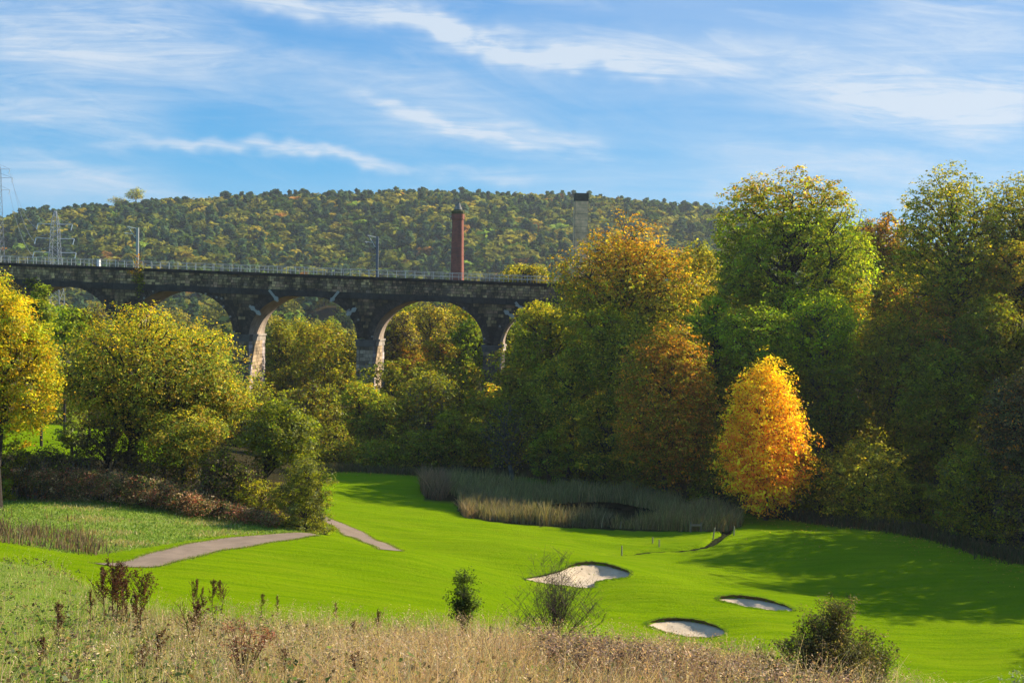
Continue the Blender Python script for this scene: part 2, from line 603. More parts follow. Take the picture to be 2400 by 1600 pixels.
# ---- pond outline
POND = [(1160, 1172), (1190, 1155), (1260, 1146), (1360, 1143), (1440, 1147), (1500, 1160), (1540, 1175), (1530, 1192), (1470, 1203), (1390, 1203), (1300, 1200), (1210, 1190)]
pond_pts = [hit(a, b, 85, 130) for a, b in catmull(POND, 3)]
pond_z = min(p.z for p in pond_pts) + 0.05
for label, pts in bunk_world:
    PITS.append(([(p.x, p.y) for p in pts], 1.1, 0.25))
PITS.append(([(p.x, p.y) for p in pond_pts], 0.8, 1.5))

# ---- the ground sheet, rows by distance, columns by picture column
rows = [3.0]
while rows[-1] < 2600:
    y = rows[-1]
    k = 0.02 if y < 12 else 0.010 if y < 55 else 0.0048 if y < 102 else 0.016 if y < 200 else 0.035
    rows.append(y * (1 + k))
rows = np.array(rows)
us = np.concatenate([np.arange(-1900, -60, 60), np.arange(-60, 2420, 7.0), np.arange(2420, 4200, 60)])
RU = (us - CXP) / FPX
GX = rows[:, None] * RU[None, :] + 0.0
GY = np.repeat(rows[:, None], len(us), axis=1)
GZ = ground(GX, GY)
nr, nc = GX.shape
V = np.stack([GX.ravel(), GY.ravel(), GZ.ravel()], axis=1)
idx = np.arange(nr * nc).reshape(nr, nc)
F = np.stack([idx[:-1, :-1].ravel(), idx[:-1, 1:].ravel(), idx[1:, 1:].ravel(), idx[1:, :-1].ravel()], axis=1)

# zones of the ground: R = mown turf, G = meadow / rough, B = leaf litter and shade plants
PXX, PYY = proj(GX, np.maximum(GY, 1.0), GZ)


def sstep(x, a, b):
    t = np.clip((x - a) / (b - a), 0, 1)
    return t * t * (3 - 2 * t)


CRESTL = [(-900, 1198), (0, 1283), (150, 1318), (300, 1404), (450, 1432), (700, 1449), (950, 1479), (1176, 1502), (1400, 1516), (1650, 1544), (1850, 1584), (2100, 1644), (2352, 1724), (4200, 2124)]
cl = np.interp(PXX, [a for a, b in CRESTL], [b for a, b in CRESTL])
fore = sstep(PYY - cl, -8, 10) * (GY < 46) + 1.0 * (GY < 22)
fore = np.clip(fore, 0, 1)
# meadow on the left terrace: between the hedge and the path side
ML = [(-900, 1255), (0, 1240), (150, 1268), (235, 1272), (300, 1262), (400, 1246), (520, 1228), (700, 1222), (730, 1215)]
ml = np.interp(PXX, [a for a, b in ML], [b for a, b in ML])
mead = sstep(ml - PYY, -3, 5) * (GY > 46) * (GY < 82) * (PXX < 740)
# tree floor line: everything beyond it is woodland floor
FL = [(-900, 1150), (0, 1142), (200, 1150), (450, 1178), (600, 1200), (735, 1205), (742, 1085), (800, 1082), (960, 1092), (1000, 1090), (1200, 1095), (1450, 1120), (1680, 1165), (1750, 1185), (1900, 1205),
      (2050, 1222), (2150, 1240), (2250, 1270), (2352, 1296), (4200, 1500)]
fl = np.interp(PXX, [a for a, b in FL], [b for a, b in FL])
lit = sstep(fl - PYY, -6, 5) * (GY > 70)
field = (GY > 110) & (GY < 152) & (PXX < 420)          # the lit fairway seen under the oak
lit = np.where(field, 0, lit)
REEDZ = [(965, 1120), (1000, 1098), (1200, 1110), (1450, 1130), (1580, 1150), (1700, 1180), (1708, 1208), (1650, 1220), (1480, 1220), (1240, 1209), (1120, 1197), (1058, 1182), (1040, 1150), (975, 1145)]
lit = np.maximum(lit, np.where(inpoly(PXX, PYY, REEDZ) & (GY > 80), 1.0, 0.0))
mead = mead * (1 - lit)
fw = np.clip((PXX - 60) / 380, 0.12, 1)
mead = np.clip(mead + fore * (1 - fw), 0, 1)
fore = fore * fw
me = raw_mesh('ground', V, F, None, smooth=True)
at = me.attributes.new('zone', 'FLOAT_COLOR', 'POINT')
c4 = np.ones((nr * nc, 4), dtype=np.float32)
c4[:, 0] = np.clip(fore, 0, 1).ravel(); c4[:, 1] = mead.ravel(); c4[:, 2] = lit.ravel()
at.data.foreach_set('color', c4.ravel())

gm, t = new_mat('ground')
za = t.n('ShaderNodeAttribute', attribute_name='zone')
zs = t.n('ShaderNodeSeparateColor', inp={0: za.outputs['Color']})
pos = t.n('ShaderNodeNewGeometry').outputs['Position']
n_big = t.noise(pos, 0.12, 3)
n_mid = t.noise(t.mapping(pos, scale=(0.5, 1.6, 1)), 0.9, 5, 0.6)
n_fine = t.noise(t.mapping(pos, scale=(1, 1.6, 1)), 7.0, 6, 0.7)
n_patch = t.noise(t.mapping(pos, scale=(0.4, 1.0, 1), rot=(0, 0, math.radians(-20))), 0.55, 6, 0.7)
n_stripe = t.noise(t.mapping(pos, scale=(0.12, 1.5, 1), rot=(0, 0, math.radians(12))), 1.0, 4, 0.6)
turf = t.mix(t.ramp(n_big, [(0.35, 0.0), (0.65, 1.0)]), (0.142, 0.245, 0.001), (0.190, 0.295, 0.001))
turf = t.mix(t.ramp(n_stripe, [(0.40, 0.0), (0.60, 0.8)]), turf, (0.110, 0.205, 0.001))
turf = t.mix(t.ramp(n_patch, [(0.45, 0.0), (0.7, 0.55)]), turf, (0.21, 0.27, 0.008))
turf = t.mix(t.ramp(n_fine, [(0.42, 0.0), (0.75, 0.7)]), turf, (0.19, 0.25, 0.006))
turf = t.mix(t.ramp(n_fine, [(0.28, 0.9), (0.46, 0.0)]), turf, (0.065, 0.130, 0.002))
mw = t.mix(t.ramp(n_mid, [(0.35, 0.0), (0.65, 1.0)]), (0.17, 0.25, 0.020), (0.28, 0.31, 0.075))
mw = t.mix(t.ramp(n_fine, [(0.45, 0.0), (0.7, 0.8)]), mw, (0.10, 0.19, 0.025))
fo = t.mix(t.ramp(n_mid, [(0.4, 0.0), (0.6, 1.0)]), (0.10, 0.13, 0.030), (0.19, 0.15, 0.07))
fo = t.mix(t.ramp(n_fine, [(0.45, 0.0), (0.65, 0.8)]), fo, (0.07, 0.06, 0.03))
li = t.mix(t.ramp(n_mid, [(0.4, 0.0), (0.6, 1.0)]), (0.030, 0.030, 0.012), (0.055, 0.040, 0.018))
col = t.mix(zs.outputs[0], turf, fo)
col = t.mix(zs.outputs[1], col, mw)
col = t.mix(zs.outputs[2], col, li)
bmp = t.n('ShaderNodeBump', inp={'Strength': 0.8, 'Distance': 0.22})
t.link(t.m('ADD', n_fine, t.m('MULTIPLY', n_mid, 1.6)), bmp.inputs['Height'])
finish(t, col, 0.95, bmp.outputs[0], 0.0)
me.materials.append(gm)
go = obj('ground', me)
tag(go, kind='structure')
# ------------------------------------------------------------------ bunkers
sm, t = new_mat('bunker_sand')
pos = t.n('ShaderNodeNewGeometry').outputs['Position']
nf = t.noise(pos, 2.2, 6, 0.65)
c = t.mix(t.ramp(nf, [(0.3, 0.0), (0.7, 1.0)]), (0.42, 0.32, 0.22), (0.52, 0.415, 0.30))
b = t.n('ShaderNodeBump', inp={'Strength': 0.5, 'Distance': 0.08})
t.link(t.noise(t.mapping(pos, scale=(1, 2.5, 1)), 3.0, 5, 0.6), b.inputs['Height'])
finish(t, c, 0.95, b.outputs[0], 0.1)
M_SAND = sm
lm, t = new_mat('bunker_lip')
pos = t.n('ShaderNodeNewGeometry').outputs['Position']
c = t.mix(t.ramp(t.noise(pos, 6, 5, 0.7), [(0.35, 0.0), (0.65, 1.0)]), (0.045, 0.06, 0.012), (0.10, 0.07, 0.03))
finish(t, c, 0.95, None, 0.1)
M_LIP = lm


def grass_quads(P0, H, W, lean, cols, curl=0.35, seg=2, dirs=None):
    """blades: base points (n,3), heights, widths, lean vectors (n,3 horizontal); cols (n,3). Returns V,F,C arrays"""
    n = len(P0)
    if dirs is None:
        an = rng.uniform(0, np.pi, n)
        dirs = np.stack([np.cos(an), np.sin(an), np.zeros(n)], 1)
    Vs, Fs, Cs = [], [], []
    up = np.array([0, 0, 1.0])
    lv = []
    for k in range(seg + 1):
        f = k / seg
        c = P0 + up * (H * f * (1 - 0.25 * f * np.linalg.norm(lean, axis=1)))[:, None] + lean * (H * f * f)[:, None]
        wd = W * (1 - f * 0.85)
        lv.append((c - dirs * wd[:, None] / 2, c + dirs * wd[:, None] / 2))
    V = np.stack([v for pair in lv for v in pair], 1)      # n, 2*(seg+1), 3
    nv = 2 * (seg + 1)
    base = (np.arange(n) * nv)[:, None]
    F = []
    for k in range(seg):
        F.append(base + np.array([[2 * k, 2 * k + 1, 2 * k + 3, 2 * k + 2]]))
    F = np.stack(F, 1).reshape(-1, 4)
    C = np.repeat(cols, seg, axis=0)
    return V.reshape(-1, 3), F, C


def join_arrays(parts):
    V, F, C = [], [], []
    o = 0
    for v, f, c in parts:
        V.append(v); F.append(f + o); C.append(c); o += len(v)
    return np.concatenate(V), np.concatenate(F), np.concatenate(C)


def pal(cols, n, jitter=0.18, w=None):
    cols = np.array(cols)
    i = rng.choice(len(cols), n, p=w)
    return np.clip(cols[i] * (1 + rng.normal(0, jitter, (n, 1))) * (1 + rng.normal(0, jitter * 0.25, (n, 3))), 0.002, 0.95)


for label, pts in bunk_world:
    root = thing('sand_bunker', label, 'bunker', loc=(0, 0, 0))
    n = len(pts)
    cen = Vector((sum(p.x for p in pts) / n, sum(p.y for p in pts) / n, 0))
    zmin = min(p.z for p in pts)
    root.location = (cen.x, cen.y, zmin)
    L = Vector((cen.x, cen.y, zmin))
    ymax = max(p.y for p in pts); ymin = min(p.y for p in pts)
    # lip: the cut edge, deeper at the far (upper) side
    mb = MB()
    rings = []
    for i, p in enumerate(pts):
        back = max(0.0, min(1.0, (p.y - ymin) / (ymax - ymin) * 1.35 - 0.25))
        drop = 0.02 + 0.10 * back
        jit = rnd.uniform(-0.03, 0.03)
        q = pts[(i + 1) % n] - pts[i - 1]
        nrm = Vector((q.y, -q.x, 0)).normalized()
        if nrm.dot(Vector((p.x, p.y, 0)) - cen) < 0:
            nrm = -nrm
        outer = p + nrm * 0.5; outer.z = gz(outer.x, outer.y) - 0.04
        top = Vector((p.x, p.y, p.z + 0.03 + 0.05 * back + jit)) - nrm * 0.05
        bot = Vector((p.x, p.y, p.z - drop)) + nrm * 0.06
        rings.append((outer, top, bot, drop, nrm))
    for i in range(n):
        a, b2 = rings[i], rings[(i + 1) % n]
        mb.add([a[1] - L, b2[1] - L, b2[2] - L, a[2] - L], [(0, 1, 2, 3)])
    mb.build('cut_edge', M_LIP, root)
    mb = MB()
    for i in range(n):
        a, b2 = rings[i], rings[(i + 1) % n]
        mb.add([a[0] - L, b2[0] - L, b2[1] - L, a[1] - L], [(0, 1, 2, 3)], (0.13, 0.27, 0.012))
    mb.build('turf_collar', gm, root)
    # tufts on the lip
    bp, hh = [], []
    for i in range(n):
        for k in range(26):
            f = rnd.random()
            q = rings[i][1].lerp(rings[(i + 1) % n][1], f) + rings[i][4] * rnd.uniform(-0.06, 0.2)
            bp.append(q - L); hh.append(rnd.uniform(0.04, 0.10) * (0.5 + 3 * rings[i][3]))
    bp = np.array([tuple(v) for v in bp]); hh = np.array(hh)
    Vg, Fg, Cg = grass_quads(bp, hh, np.full(len(bp), 0.03), np.stack([rng.normal(0, .5, len(bp)), rng.normal(-0.2, .5, len(bp)), np.zeros(len(bp))], 1),
                             pal([(0.10, 0.22, 0.012), (0.07, 0.15, 0.012), (0.18, 0.16, 0.04)], len(bp)))
    g = obj('grass_fringe', raw_mesh('grass_fringe', Vg, Fg, M_GRASSBLADE, Cg), root)
    g['kind'] = 'stuff'
    # sand: rings shrinking towards the middle, dished, climbing towards the far lip
    K = 14
    Vv, Ff = [], []
    c3 = Vector((cen.x, cen.y, 0))
    zf_ = min(r[2].z for r in rings)
    zb_ = max(r[2].z for r in rings)
    for k in range(K + 1):
        f = (k / K) ** 1.6
        for i in range(n):
            b0 = rings[i][2]
            e = Vector((b0.x, b0.y, 0)) + rings[i][4] * 0.05
            q = e.lerp(c3, f)
            dist = (q - e).length
            floor_ = zf_ - 0.05 - 0.20 * min(1, dist / 0.8)
            z = floor_ + (b0.z - floor_) * math.exp(-(dist / 0.62) ** 2)
            z += 0.012 * math.sin(q.x * 5 + q.y * 3) * min(1, dist)
            Vv.append((q.x - L.x, q.y - L.y, z - L.z))
    for k in range(K):
        for i in range(n):
            i2 = (i + 1) % n
            Ff.append((k * n + i, k * n + i2, (k + 1) * n + i2, (k + 1) * n + i))
    o = obj('sand', raw_mesh('sand', Vv, Ff, M_SAND, smooth=True), root)

# ------------------------------------------------------------------ paths
pm, t = new_mat('path_tarmac')
pos = t.n('ShaderNodeNewGeometry').outputs['Position']
c = t.mix(t.ramp(t.noise(pos, 1.3, 5, 0.6), [(0.35, 0.0), (0.65, 1.0)]), (0.185, 0.13, 0.09), (0.245, 0.175, 0.125))
c = t.mix(t.ramp(t.noise(pos, 26, 3, 0.7), [(0.45, 0.0), (0.75, 0.6)]), c, (0.11, 0.09, 0.08))
finish(t, c, 0.9, None, 0.25)


EDGES = []


def ribbon(name, left, right, lift, mat):
    """a strip between two picture polylines of equal length, laid on the ground"""
    A = catmull([tuple(hit(a, b, 35, 110)) for a, b in left], 8, False)
    B = catmull([tuple(hit(a, b, 35, 110)) for a, b in right], 8, False)
    Vv, Ff = [], []
    K = 8
    for a, b in zip(A, B):
        for k in range(K + 1):
            f = k / K
            x = a[0] * (1 - f) + b[0] * f; y = a[1] * (1 - f) + b[1] * f
            Vv.append((x, y, 0))
    Vv = np.array(Vv)
    Vv[:, 2] = ground(Vv[:, 0], Vv[:, 1]) + lift
    for i in range(len(A) - 1):
        for k in range(K):
            o = i * (K + 1) + k
            Ff.append((o, o + 1, o + K + 2, o + K + 1))
    EDGES.append(A); EDGES.append(B)
    return tag(obj(name, raw_mesh(name, Vv, Ff, mat, smooth=True)), kind='structure')


ribbon('path', [(215, 1294), (290, 1290), (330, 1276), (400, 1258), (480, 1242), (560, 1232), (640, 1226), (712, 1225)],
       [(250, 1300), (350, 1303), (400, 1291), (460, 1277), (540, 1260), (610, 1248), (670, 1240), (735, 1230)], 0.035, pm)
ribbon('path', [(736, 1178), (760, 1192), (800, 1208), (850, 1232), (900, 1254), (925, 1266)],
       [(722, 1186), (746, 1200), (776, 1216), (822, 1240), (856, 1253), (870, 1262)], 0.035, pm)

# ragged grass creeping over the path edges
bp = []
for E in EDGES:
    for a, b in zip(E[:-1], E[1:]):
        L_ = math.hypot(a[0] - b[0], a[1] - b[1])
        for k in range(int(L_ * 130)):
            f = rnd.random()
            bp.append((a[0] + (b[0] - a[0]) * f + rnd.gauss(0, 0.11), a[1] + (b[1] - a[1]) * f + rnd.gauss(0, 0.13)))
bp = np.array(bp)
bp = np.concatenate([bp, (ground(bp[:, 0], bp[:, 1]) + 0.01)[:, None]], 1)
n_ = len(bp)
Vg, Fg, Cg = grass_quads(bp, rng.uniform(0.03, 0.10, n_), rng.uniform(0.02, 0.05, n_), np.stack([rng.normal(0, .6, n_), rng.normal(0, .6, n_), np.zeros(n_)], 1),
                         pal([(0.13, 0.21, 0.004), (0.10, 0.17, 0.006), (0.20, 0.22, 0.03), (0.25, 0.2, 0.08)], n_), seg=1)
tag(obj('path_verge', raw_mesh('path_verge', Vg, Fg, M_GRASSBLADE, Cg)), 'ragged grass verge along both sides of the path', kind='stuff')

# ------------------------------------------------------------------ pond water, ditch
wm, t = new_mat('pond_water')
pos = t.n('ShaderNodeNewGeometry').outputs['Position']
b = t.n('ShaderNodeBump', inp={'Strength': 0.12, 'Distance': 0.05})
t.link(t.noise(t.mapping(pos, scale=(0.6, 3, 1)), 2.0, 4, 0.6), b.inputs['Height'])
finish(t, (0.010, 0.012, 0.008), 0.08, b.outputs[0], 0.5)
pond_ct = Vector((sum(p.x for p in pond_pts) / len(pond_pts), sum(p.y for p in pond_pts) / len(pond_pts), pond_z - 0.35))
Vv = [(pond_ct.x + (p.x - pond_ct.x) * 1.04, pond_ct.y + (p.y - pond_ct.y) * 1.04, pond_z - 0.35) for p in pond_pts] + [tuple(pond_ct)]
Ff = [(i, (i + 1) % len(pond_pts), len(pond_pts)) for i in range(len(pond_pts))]
tag(obj('pond_water', raw_mesh('pond_water', Vv, Ff, wm)), kind='structure')

mm, t = new_mat('ditch_mud')
pos = t.n('ShaderNodeNewGeometry').outputs['Position']
c = t.mix(t.ramp(t.noise(pos, 5, 5, 0.7), [(0.4, 0.0), (0.6, 1.0)]), (0.010, 0.010, 0.006), (0.03, 0.035, 0.012))
finish(t, c, 1.0, None, 0.0)
Dp = catmull([tuple(p) for p in DITCH], 8, False)
Vv, Ff = [], []
for i, p in enumerate(Dp):
    a = Vector(Dp[max(i - 1, 0)]); b = Vector(Dp[min(i + 1, len(Dp) - 1)])
    tdir = (b - a); nrm = Vector((-tdir.y, tdir.x, 0)).normalized()
    for s in (-0.34, 0.0, 0.34):
        q = Vector(p) + nrm * s * (1 + 0.25 * math.sin(i * 1.7))
        zg = float(ground(np.array([q.x]), np.array([q.y]), False)[0])
        Vv.append((q.x, q.y, zg - (0.40 if s == 0 else 0.22)))
for i in range(len(Dp) - 1):
    for k in range(2):
        o = i * 3 + k
        Ff.append((o, o + 1, o + 4, o + 3))
tag(obj('ditch', raw_mesh('ditch', Vv, Ff, mm, smooth=True)), kind='structure')
# ------------------------------------------------------------------ viaduct
TH = math.radians(5.0)
VD = Vector((math.cos(TH), -math.sin(TH), 0))          # along the bridge, to the right
VN = Vector((math.sin(TH), math.cos(TH), 0))           # across it, away from the camera
VY0 = 165.0                                            # distance of the front face straight ahead
VO = Vector((0, VY0, 0))


def on_face(px, py, back=0.0):
    """(s, z) on the front face for a picture point"""
    d = ray(px, py)
    org = VO + VN * back
    k = (org - EYE).dot(VN) / d.dot(VN)
    p = EYE + d * k
    return (p - org).dot(VD), p.z


def zline(pa, pb):
    (s0, z0), (s1, z1) = on_face(*pa), on_face(*pb)
    g = (z1 - z0) / (s1 - s0)
    return lambda s: z0 + g * (s - s0)


z_cope = zline((0, 603), (1200, 649))          # top of the coping
_grad = z_cope(1) - z_cope(0)
s1, z_cap1 = on_face(553, 768)
s3, _ = on_face(1129, 792)
PITCHV = (s3 - s1) / 2
PIERW = 2.35
DEPTH = 7.6
_, z_crown = on_face(700, 677)
s_c3 = s1 + PITCHV / 2
crown_off = z_crown - z_cope(s_c3)
spring_off = z_cap1 - z_cope(s1)
cope_t = 0.42
string_top, string_bot = -2.35, -3.20
NP = 5
piers = [s1 + PITCHV * k for k in range(-3, 4)]        # pier axes
S0, S1 = s1 - PITCHV * 3 - 6, s1 + PITCHV * 3 + 30
RIN = (PITCHV - PIERW) / 2
RISE = crown_off - spring_off
RING = 0.95


def W(s, tt, z):
    return VO + VD * s + VN * tt + Vector((0, 0, z))


def intr(ds):
    """height of the arch underside above the springing, ds from the arch centre"""
    x = min(1.0, abs(ds) / RIN)
    return RISE * (1 - x ** 2.15) ** 0.5 if x < 1 else 0.0


def arch_centre(s):
    k = math.floor((s - piers[0]) / PITCHV)
    return piers[0] + PITCHV * (k + 0.5)


def zb(s):
    """bottom of the solid arch wall at s"""
    c = arch_centre(s)
    return z_cope(c) + spring_off + intr(s - c) + _grad * 0


# stone material: dark sooty gritstone; the tint attribute or the object's random value varies each block
vm, t = new_mat('sooty_gritstone')
at = t.n('ShaderNodeAttribute', attribute_name='tint')
oi = t.n('ShaderNodeObjectInfo')
pos = t.n('ShaderNodeNewGeometry').outputs['Position']
rv = t.ramp(oi.outputs['Random'], [(0.0, 0.75), (0.5, 1.0), (1.0, 1.35)])
col = t.mix(1.0, at.outputs['Color'], rv, 'MULTIPLY')
soot = t.ramp(t.noise(t.mapping(pos, scale=(0.7, 0.7, 0.22)), 1.0, 6, 0.68), [(0.44, 0.0), (0.60, 1.0)])
col = t.mix(t.m('MULTIPLY', soot, 0.72), col, (0.026, 0.020, 0.015))
ft = t.ramp(t.noise(pos, 4.0, 5, 0.65), [(0.3, 0.65), (0.7, 1.3)])
col = t.mix(1.0, col, ft, 'MULTIPLY')
b = t.n('ShaderNodeBump', inp={'Strength': 0.6, 'Distance': 0.05})
t.link(t.noise(pos, 7.0, 5, 0.65), b.inputs['Height'])
finish(t, col, 0.92, b.outputs[0], 0.2)
M_STONE = vm
M_DARK = tint_material('dark_stone', 0.9, 1.6, 0.45, 0.4)
M_SOFFIT = tint_material('soffit_stone', 0.9, 0.9, 0.35, 0.5)

via = thing('viaduct', 'dark sooty stone railway viaduct with round arches crossing the valley', 'viaduct', loc=W(s1, 0, 0))
VL = via.location.copy()


def vobj(name, mb, mat, parent=None, smooth=False):
    mb.V = [(v[0] - VL.x, v[1] - VL.y, v[2] - VL.z) for v in mb.V]
    return mb.build(name, mat, parent or via, smooth)


MORTAR = (0.06, 0.045, 0.03)
# arch wall core: front, back, underside
ss = []
for k in range(len(piers) - 1):
    c = piers[k] + PITCHV / 2
    ss += [c + RIN * math.sin(a) for a in np.linspace(-math.pi / 2, math.pi / 2, 41)]
ss = sorted([S0, S1] + ss + [p for p in piers])
mbw, mbs = MB(), MB()
for a, b_ in zip(ss[:-1], ss[1:]):
    if b_ - a < 1e-6:
        continue
    ina = piers[0] < (a + b_) / 2 < piers[-1]
    za, zb_ = (zb(a + 1e-6), zb(b_ - 1e-6)) if ina else (2.0, 2.0)
    ta, tb = z_cope(a) + string_bot, z_cope(b_) + string_bot
    for tt, flip in ((0.0, False), (DEPTH, True)):
        q = [W(a, tt, za), W(b_, tt, zb_), W(b_, tt, tb), W(a, tt, ta)]
        mbw.add(q, [(0, 1, 2, 3) if not flip else (3, 2, 1, 0)], MORTAR)
    if ina:
        n = 6
        for k in range(n):
            t0, t1 = DEPTH * k / n, DEPTH * (k + 1) / n
            mbs.add([W(a, t0, za), W(a, t1, za), W(b_, t1, zb_), W(b_, t0, zb_)], [(0, 1, 2, 3)], (0.34, 0.26, 0.20))
vobj('arch_wall', mbw, M_STONE)
vobj('soffit', mbs, M_SOFFIT, smooth=True)

# arch rings of voussoirs, slightly proud
for k in range(len(piers) - 1):
    c = piers[k] + PITCHV / 2
    base = z_cope(c) + spring_off
    mb = MB()
    NV = 72
    angs = np.linspace(-1, 1, NV + 1)
    pt = []
    for a in angs:
        ds = RIN * math.sin(a * math.pi / 2)
        z = intr(ds)
        # outward normal of the curve
        e = 0.01
        z2 = intr(max(-RIN, min(RIN, ds + e))); z1 = intr(max(-RIN, min(RIN, ds - e)))
        nx, nz = -(z2 - z1), 2 * e
        if abs(ds) > RIN * 0.995:
            nx, nz = math.copysign(1, ds), 0.12
        l = math.hypot(nx, nz)
        pt.append((ds, z, nx / l, nz / l))
    for row, (r0, r1, pr) in enumerate(((0.0, RING * 0.34, 0.10), (RING * 0.35, RING * 0.68, 0.09), (RING * 0.69, RING, 0.08))):
        for i in range(NV):
            a, b_ = pt[i], pt[i + 1]
            cc = rnd.uniform(0.6, 1.35)
            colr = (0.058 * cc, 0.044 * cc, 0.034 * cc)
            if rnd.random() < 0.04: colr = (0.22, 0.20, 0.18)
            pro = pr + rnd.uniform(-0.012, 0.012)
            def PT(q, r, tt):
                return W(c + q[0] + q[2] * r, tt, base + q[1] + q[3] * r)
            def lerp(q1, q2, f):
                return tuple(q1[j] * (1 - f) + q2[j] * f for j in range(4))
            a2, b2 = lerp(a, b_, 0.06), lerp(a, b_, 0.94)
            vs = [PT(a2, r0, -pro), PT(b2, r0, -pro), PT(b2, r1, -pro), PT(a2, r1, -pro), PT(a2, r0, 0.05), PT(b2, r0, 0.05), PT(b2, r1, 0.05), PT(a2, r1, 0.05)]
            mb.add(vs, [(0, 1, 2, 3), (4, 5, 1, 0), (5, 6, 2, 1), (6, 7, 3, 2), (7, 4, 0, 3)], colr)
    o = vobj('arch_ring', mb, M_DARK)
    o['kind'] = 'stuff'

# stones of the spandrels and the parapet: coursed blocks standing proud of the mortar
def stone_box(mb, sa, sb, z0, z1, tt, c, g=0.03, side=None):
    ja, jb = rnd.uniform(0, 0.03), rnd.uniform(0, 0.03)
    pr = rnd.uniform(0.03, 0.085)
    a, b_ = sa + g / 2, sb - g / 2
    q0, q1 = z0 + g / 2, z1 - g / 2
    f = [W(a + 0.02, tt - pr, q0 + 0.02), W(b_ - 0.02, tt - pr, q0 + 0.02), W(b_ - 0.02, tt - pr, q1 - 0.02), W(a + 0.02, tt - pr, q1 - 0.02)]
    r = [W(a, tt + 0.02, q0), W(b_, tt + 0.02, q0), W(b_, tt + 0.02, q1), W(a, tt + 0.02, q1)]
    mb.add(f + r, [(0, 1, 2, 3), (4, 5, 1, 0), (5, 6, 2, 1), (6, 7, 3, 2), (7, 4, 0, 3)], c)


def stone_tint(dark=1.0):
    base = rnd.choice([(0.17, 0.115, 0.060), (0.12, 0.085, 0.048), (0.22, 0.155, 0.075), (0.085, 0.06, 0.04), (0.15, 0.09, 0.055)])
    k = rnd.uniform(0.7, 2.2) * dark
    return tuple(x * k for x in base)


mb = MB()
CH = 0.46
sa, sb = S0 + 1, piers[-1]
ncourse = 16
for j in range(ncourse):
    s = sa + rnd.uniform(0, 0.5)
    while s < sb:
        wdt = rnd.uniform(0.45, 1.05)
        s2 = min(s + wdt, sb)
        mid = (s + s2) / 2
        z1 = z_cope(mid) + string_bot - j * CH
        z0 = z1 - CH
        c = arch_centre(mid)
        base = z_cope(c) + spring_off
        ok = True
        for q in (s, s2, mid):
            d = q - c
            # extrados: offset curve approximated by a larger arch
            x = abs(d) / (RIN + RING * 1.02)
            ze = base + (RISE + RING * 1.02) * math.sqrt(max(0, 1 - x ** 2.15)) if x < 1 else base
            if z0 < ze - 0.05 and x < 1.0:
                ok = False
            if z0 < base - 0.1:
                ok = False
        if ok:
            stone_box(mb, s, s2, z0, z1, 0.0, stone_tint())
        s = s2
o = vobj('spandrel_masonry', mb, M_STONE); o['kind'] = 'stuff'

mbp, mbst = MB(), MB()
PH = (-cope_t - string_top)
rows_p = 5
for tface, sgn in ((0.0, 1),):
    for j in range(rows_p):
        s = sa
        while s < S1 - 1:
            s2 = s + rnd.uniform(0.35, 0.8)
            mid = (s + s2) / 2
            z0 = z_cope(mid) + string_top + PH * j / rows_p
            stone_box(mbst, s, s2, z0, z0 + PH / rows_p, 0.0, stone_tint(1.5))
            s = s2
o = vobj('parapet_masonry', mbst, M_STONE); o['kind'] = 'stuff'
# parapet walls, string course, coping (sloping bars cut into lengths)
def bar(mb, za, zb2, t0, t1, c, step=6.0, gap=0.02):
    s = S0
    while s < S1:
        e = min(s + step, S1)
        vs = []
        for (q, zz_) in ((s, za), (e - gap, za), (e - gap, zb2), (s, zb2)):
            vs.append(W(q, t0, z_cope(q) + zz_))
        for (q, zz_) in ((s, za), (e - gap, za), (e - gap, zb2), (s, zb2)):
            vs.append(W(q, t1, z_cope(q) + zz_))
        k = rnd.uniform(0.8, 1.2)
        mb.add(vs, [(0, 1, 2, 3), (7, 6, 5, 4), (4, 5, 1, 0), (5, 6, 2, 1), (6, 7, 3, 2), (7, 4, 0, 3)], tuple(x * k for x in c))
        s = e
mb = MB(); bar(mb, string_top, -cope_t, 0.0, 0.55, MORTAR, 400, 0); bar(mb, string_top, -cope_t, DEPTH - 0.55, DEPTH, MORTAR, 400, 0)
vobj('parapet', mb, M_STONE)
mb = MB(); bar(mb, string_bot, string_top, -0.22, 0.6, (0.040, 0.035, 0.030), 1.6); o = vobj('string_course', mb, M_DARK); o['kind'] = 'stuff'
mb = MB(); bar(mb, string_bot, string_top, DEPTH - 0.6, DEPTH + 0.22, (0.04, 0.035, 0.03), 3); o = vobj('string_course', mb, M_DARK); o['kind'] = 'stuff'
mb = MB(); bar(mb, -cope_t, 0.0, -0.24, 0.75, (0.028, 0.022, 0.018), 1.5); o = vobj('coping', mb, M_DARK); o['kind'] = 'stuff'
mb = MB(); bar(mb, -cope_t, 0.0, DEPTH - 0.75, DEPTH + 0.24, (0.05, 0.045, 0.035), 1.5)
o = vobj('coping', mb, M_DARK); o['kind'] = 'stuff'
mb = MB(); bar(mb, string_bot, -1.25, 0.6, DEPTH - 0.6, (0.10, 0.09, 0.08), 400, 0)
vobj('deck', mb, M_DARK)

# piers: core with batter, cap, and single stones on the faces in view
def st_mesh(w_, h_, d_):
    mb = MB()
    g = 0.015
    mb.add([(-w_ / 2 + 0.025, -d_, 0.025), (w_ / 2 - 0.025, -d_, 0.025), (w_ / 2 - 0.025, -d_, h_ - 0.025), (-w_ / 2 + 0.025, -d_, h_ - 0.025),
            (-w_ / 2 + g, 0.02, g), (w_ / 2 - g, 0.02, g), (w_ / 2 - g, 0.02, h_ - g), (-w_ / 2 + g, 0.02, h_ - g)],
           [(0, 1, 2, 3), (4, 5, 1, 0), (5, 6, 2, 1), (6, 7, 3, 2), (7, 4, 0, 3)])
    return mb


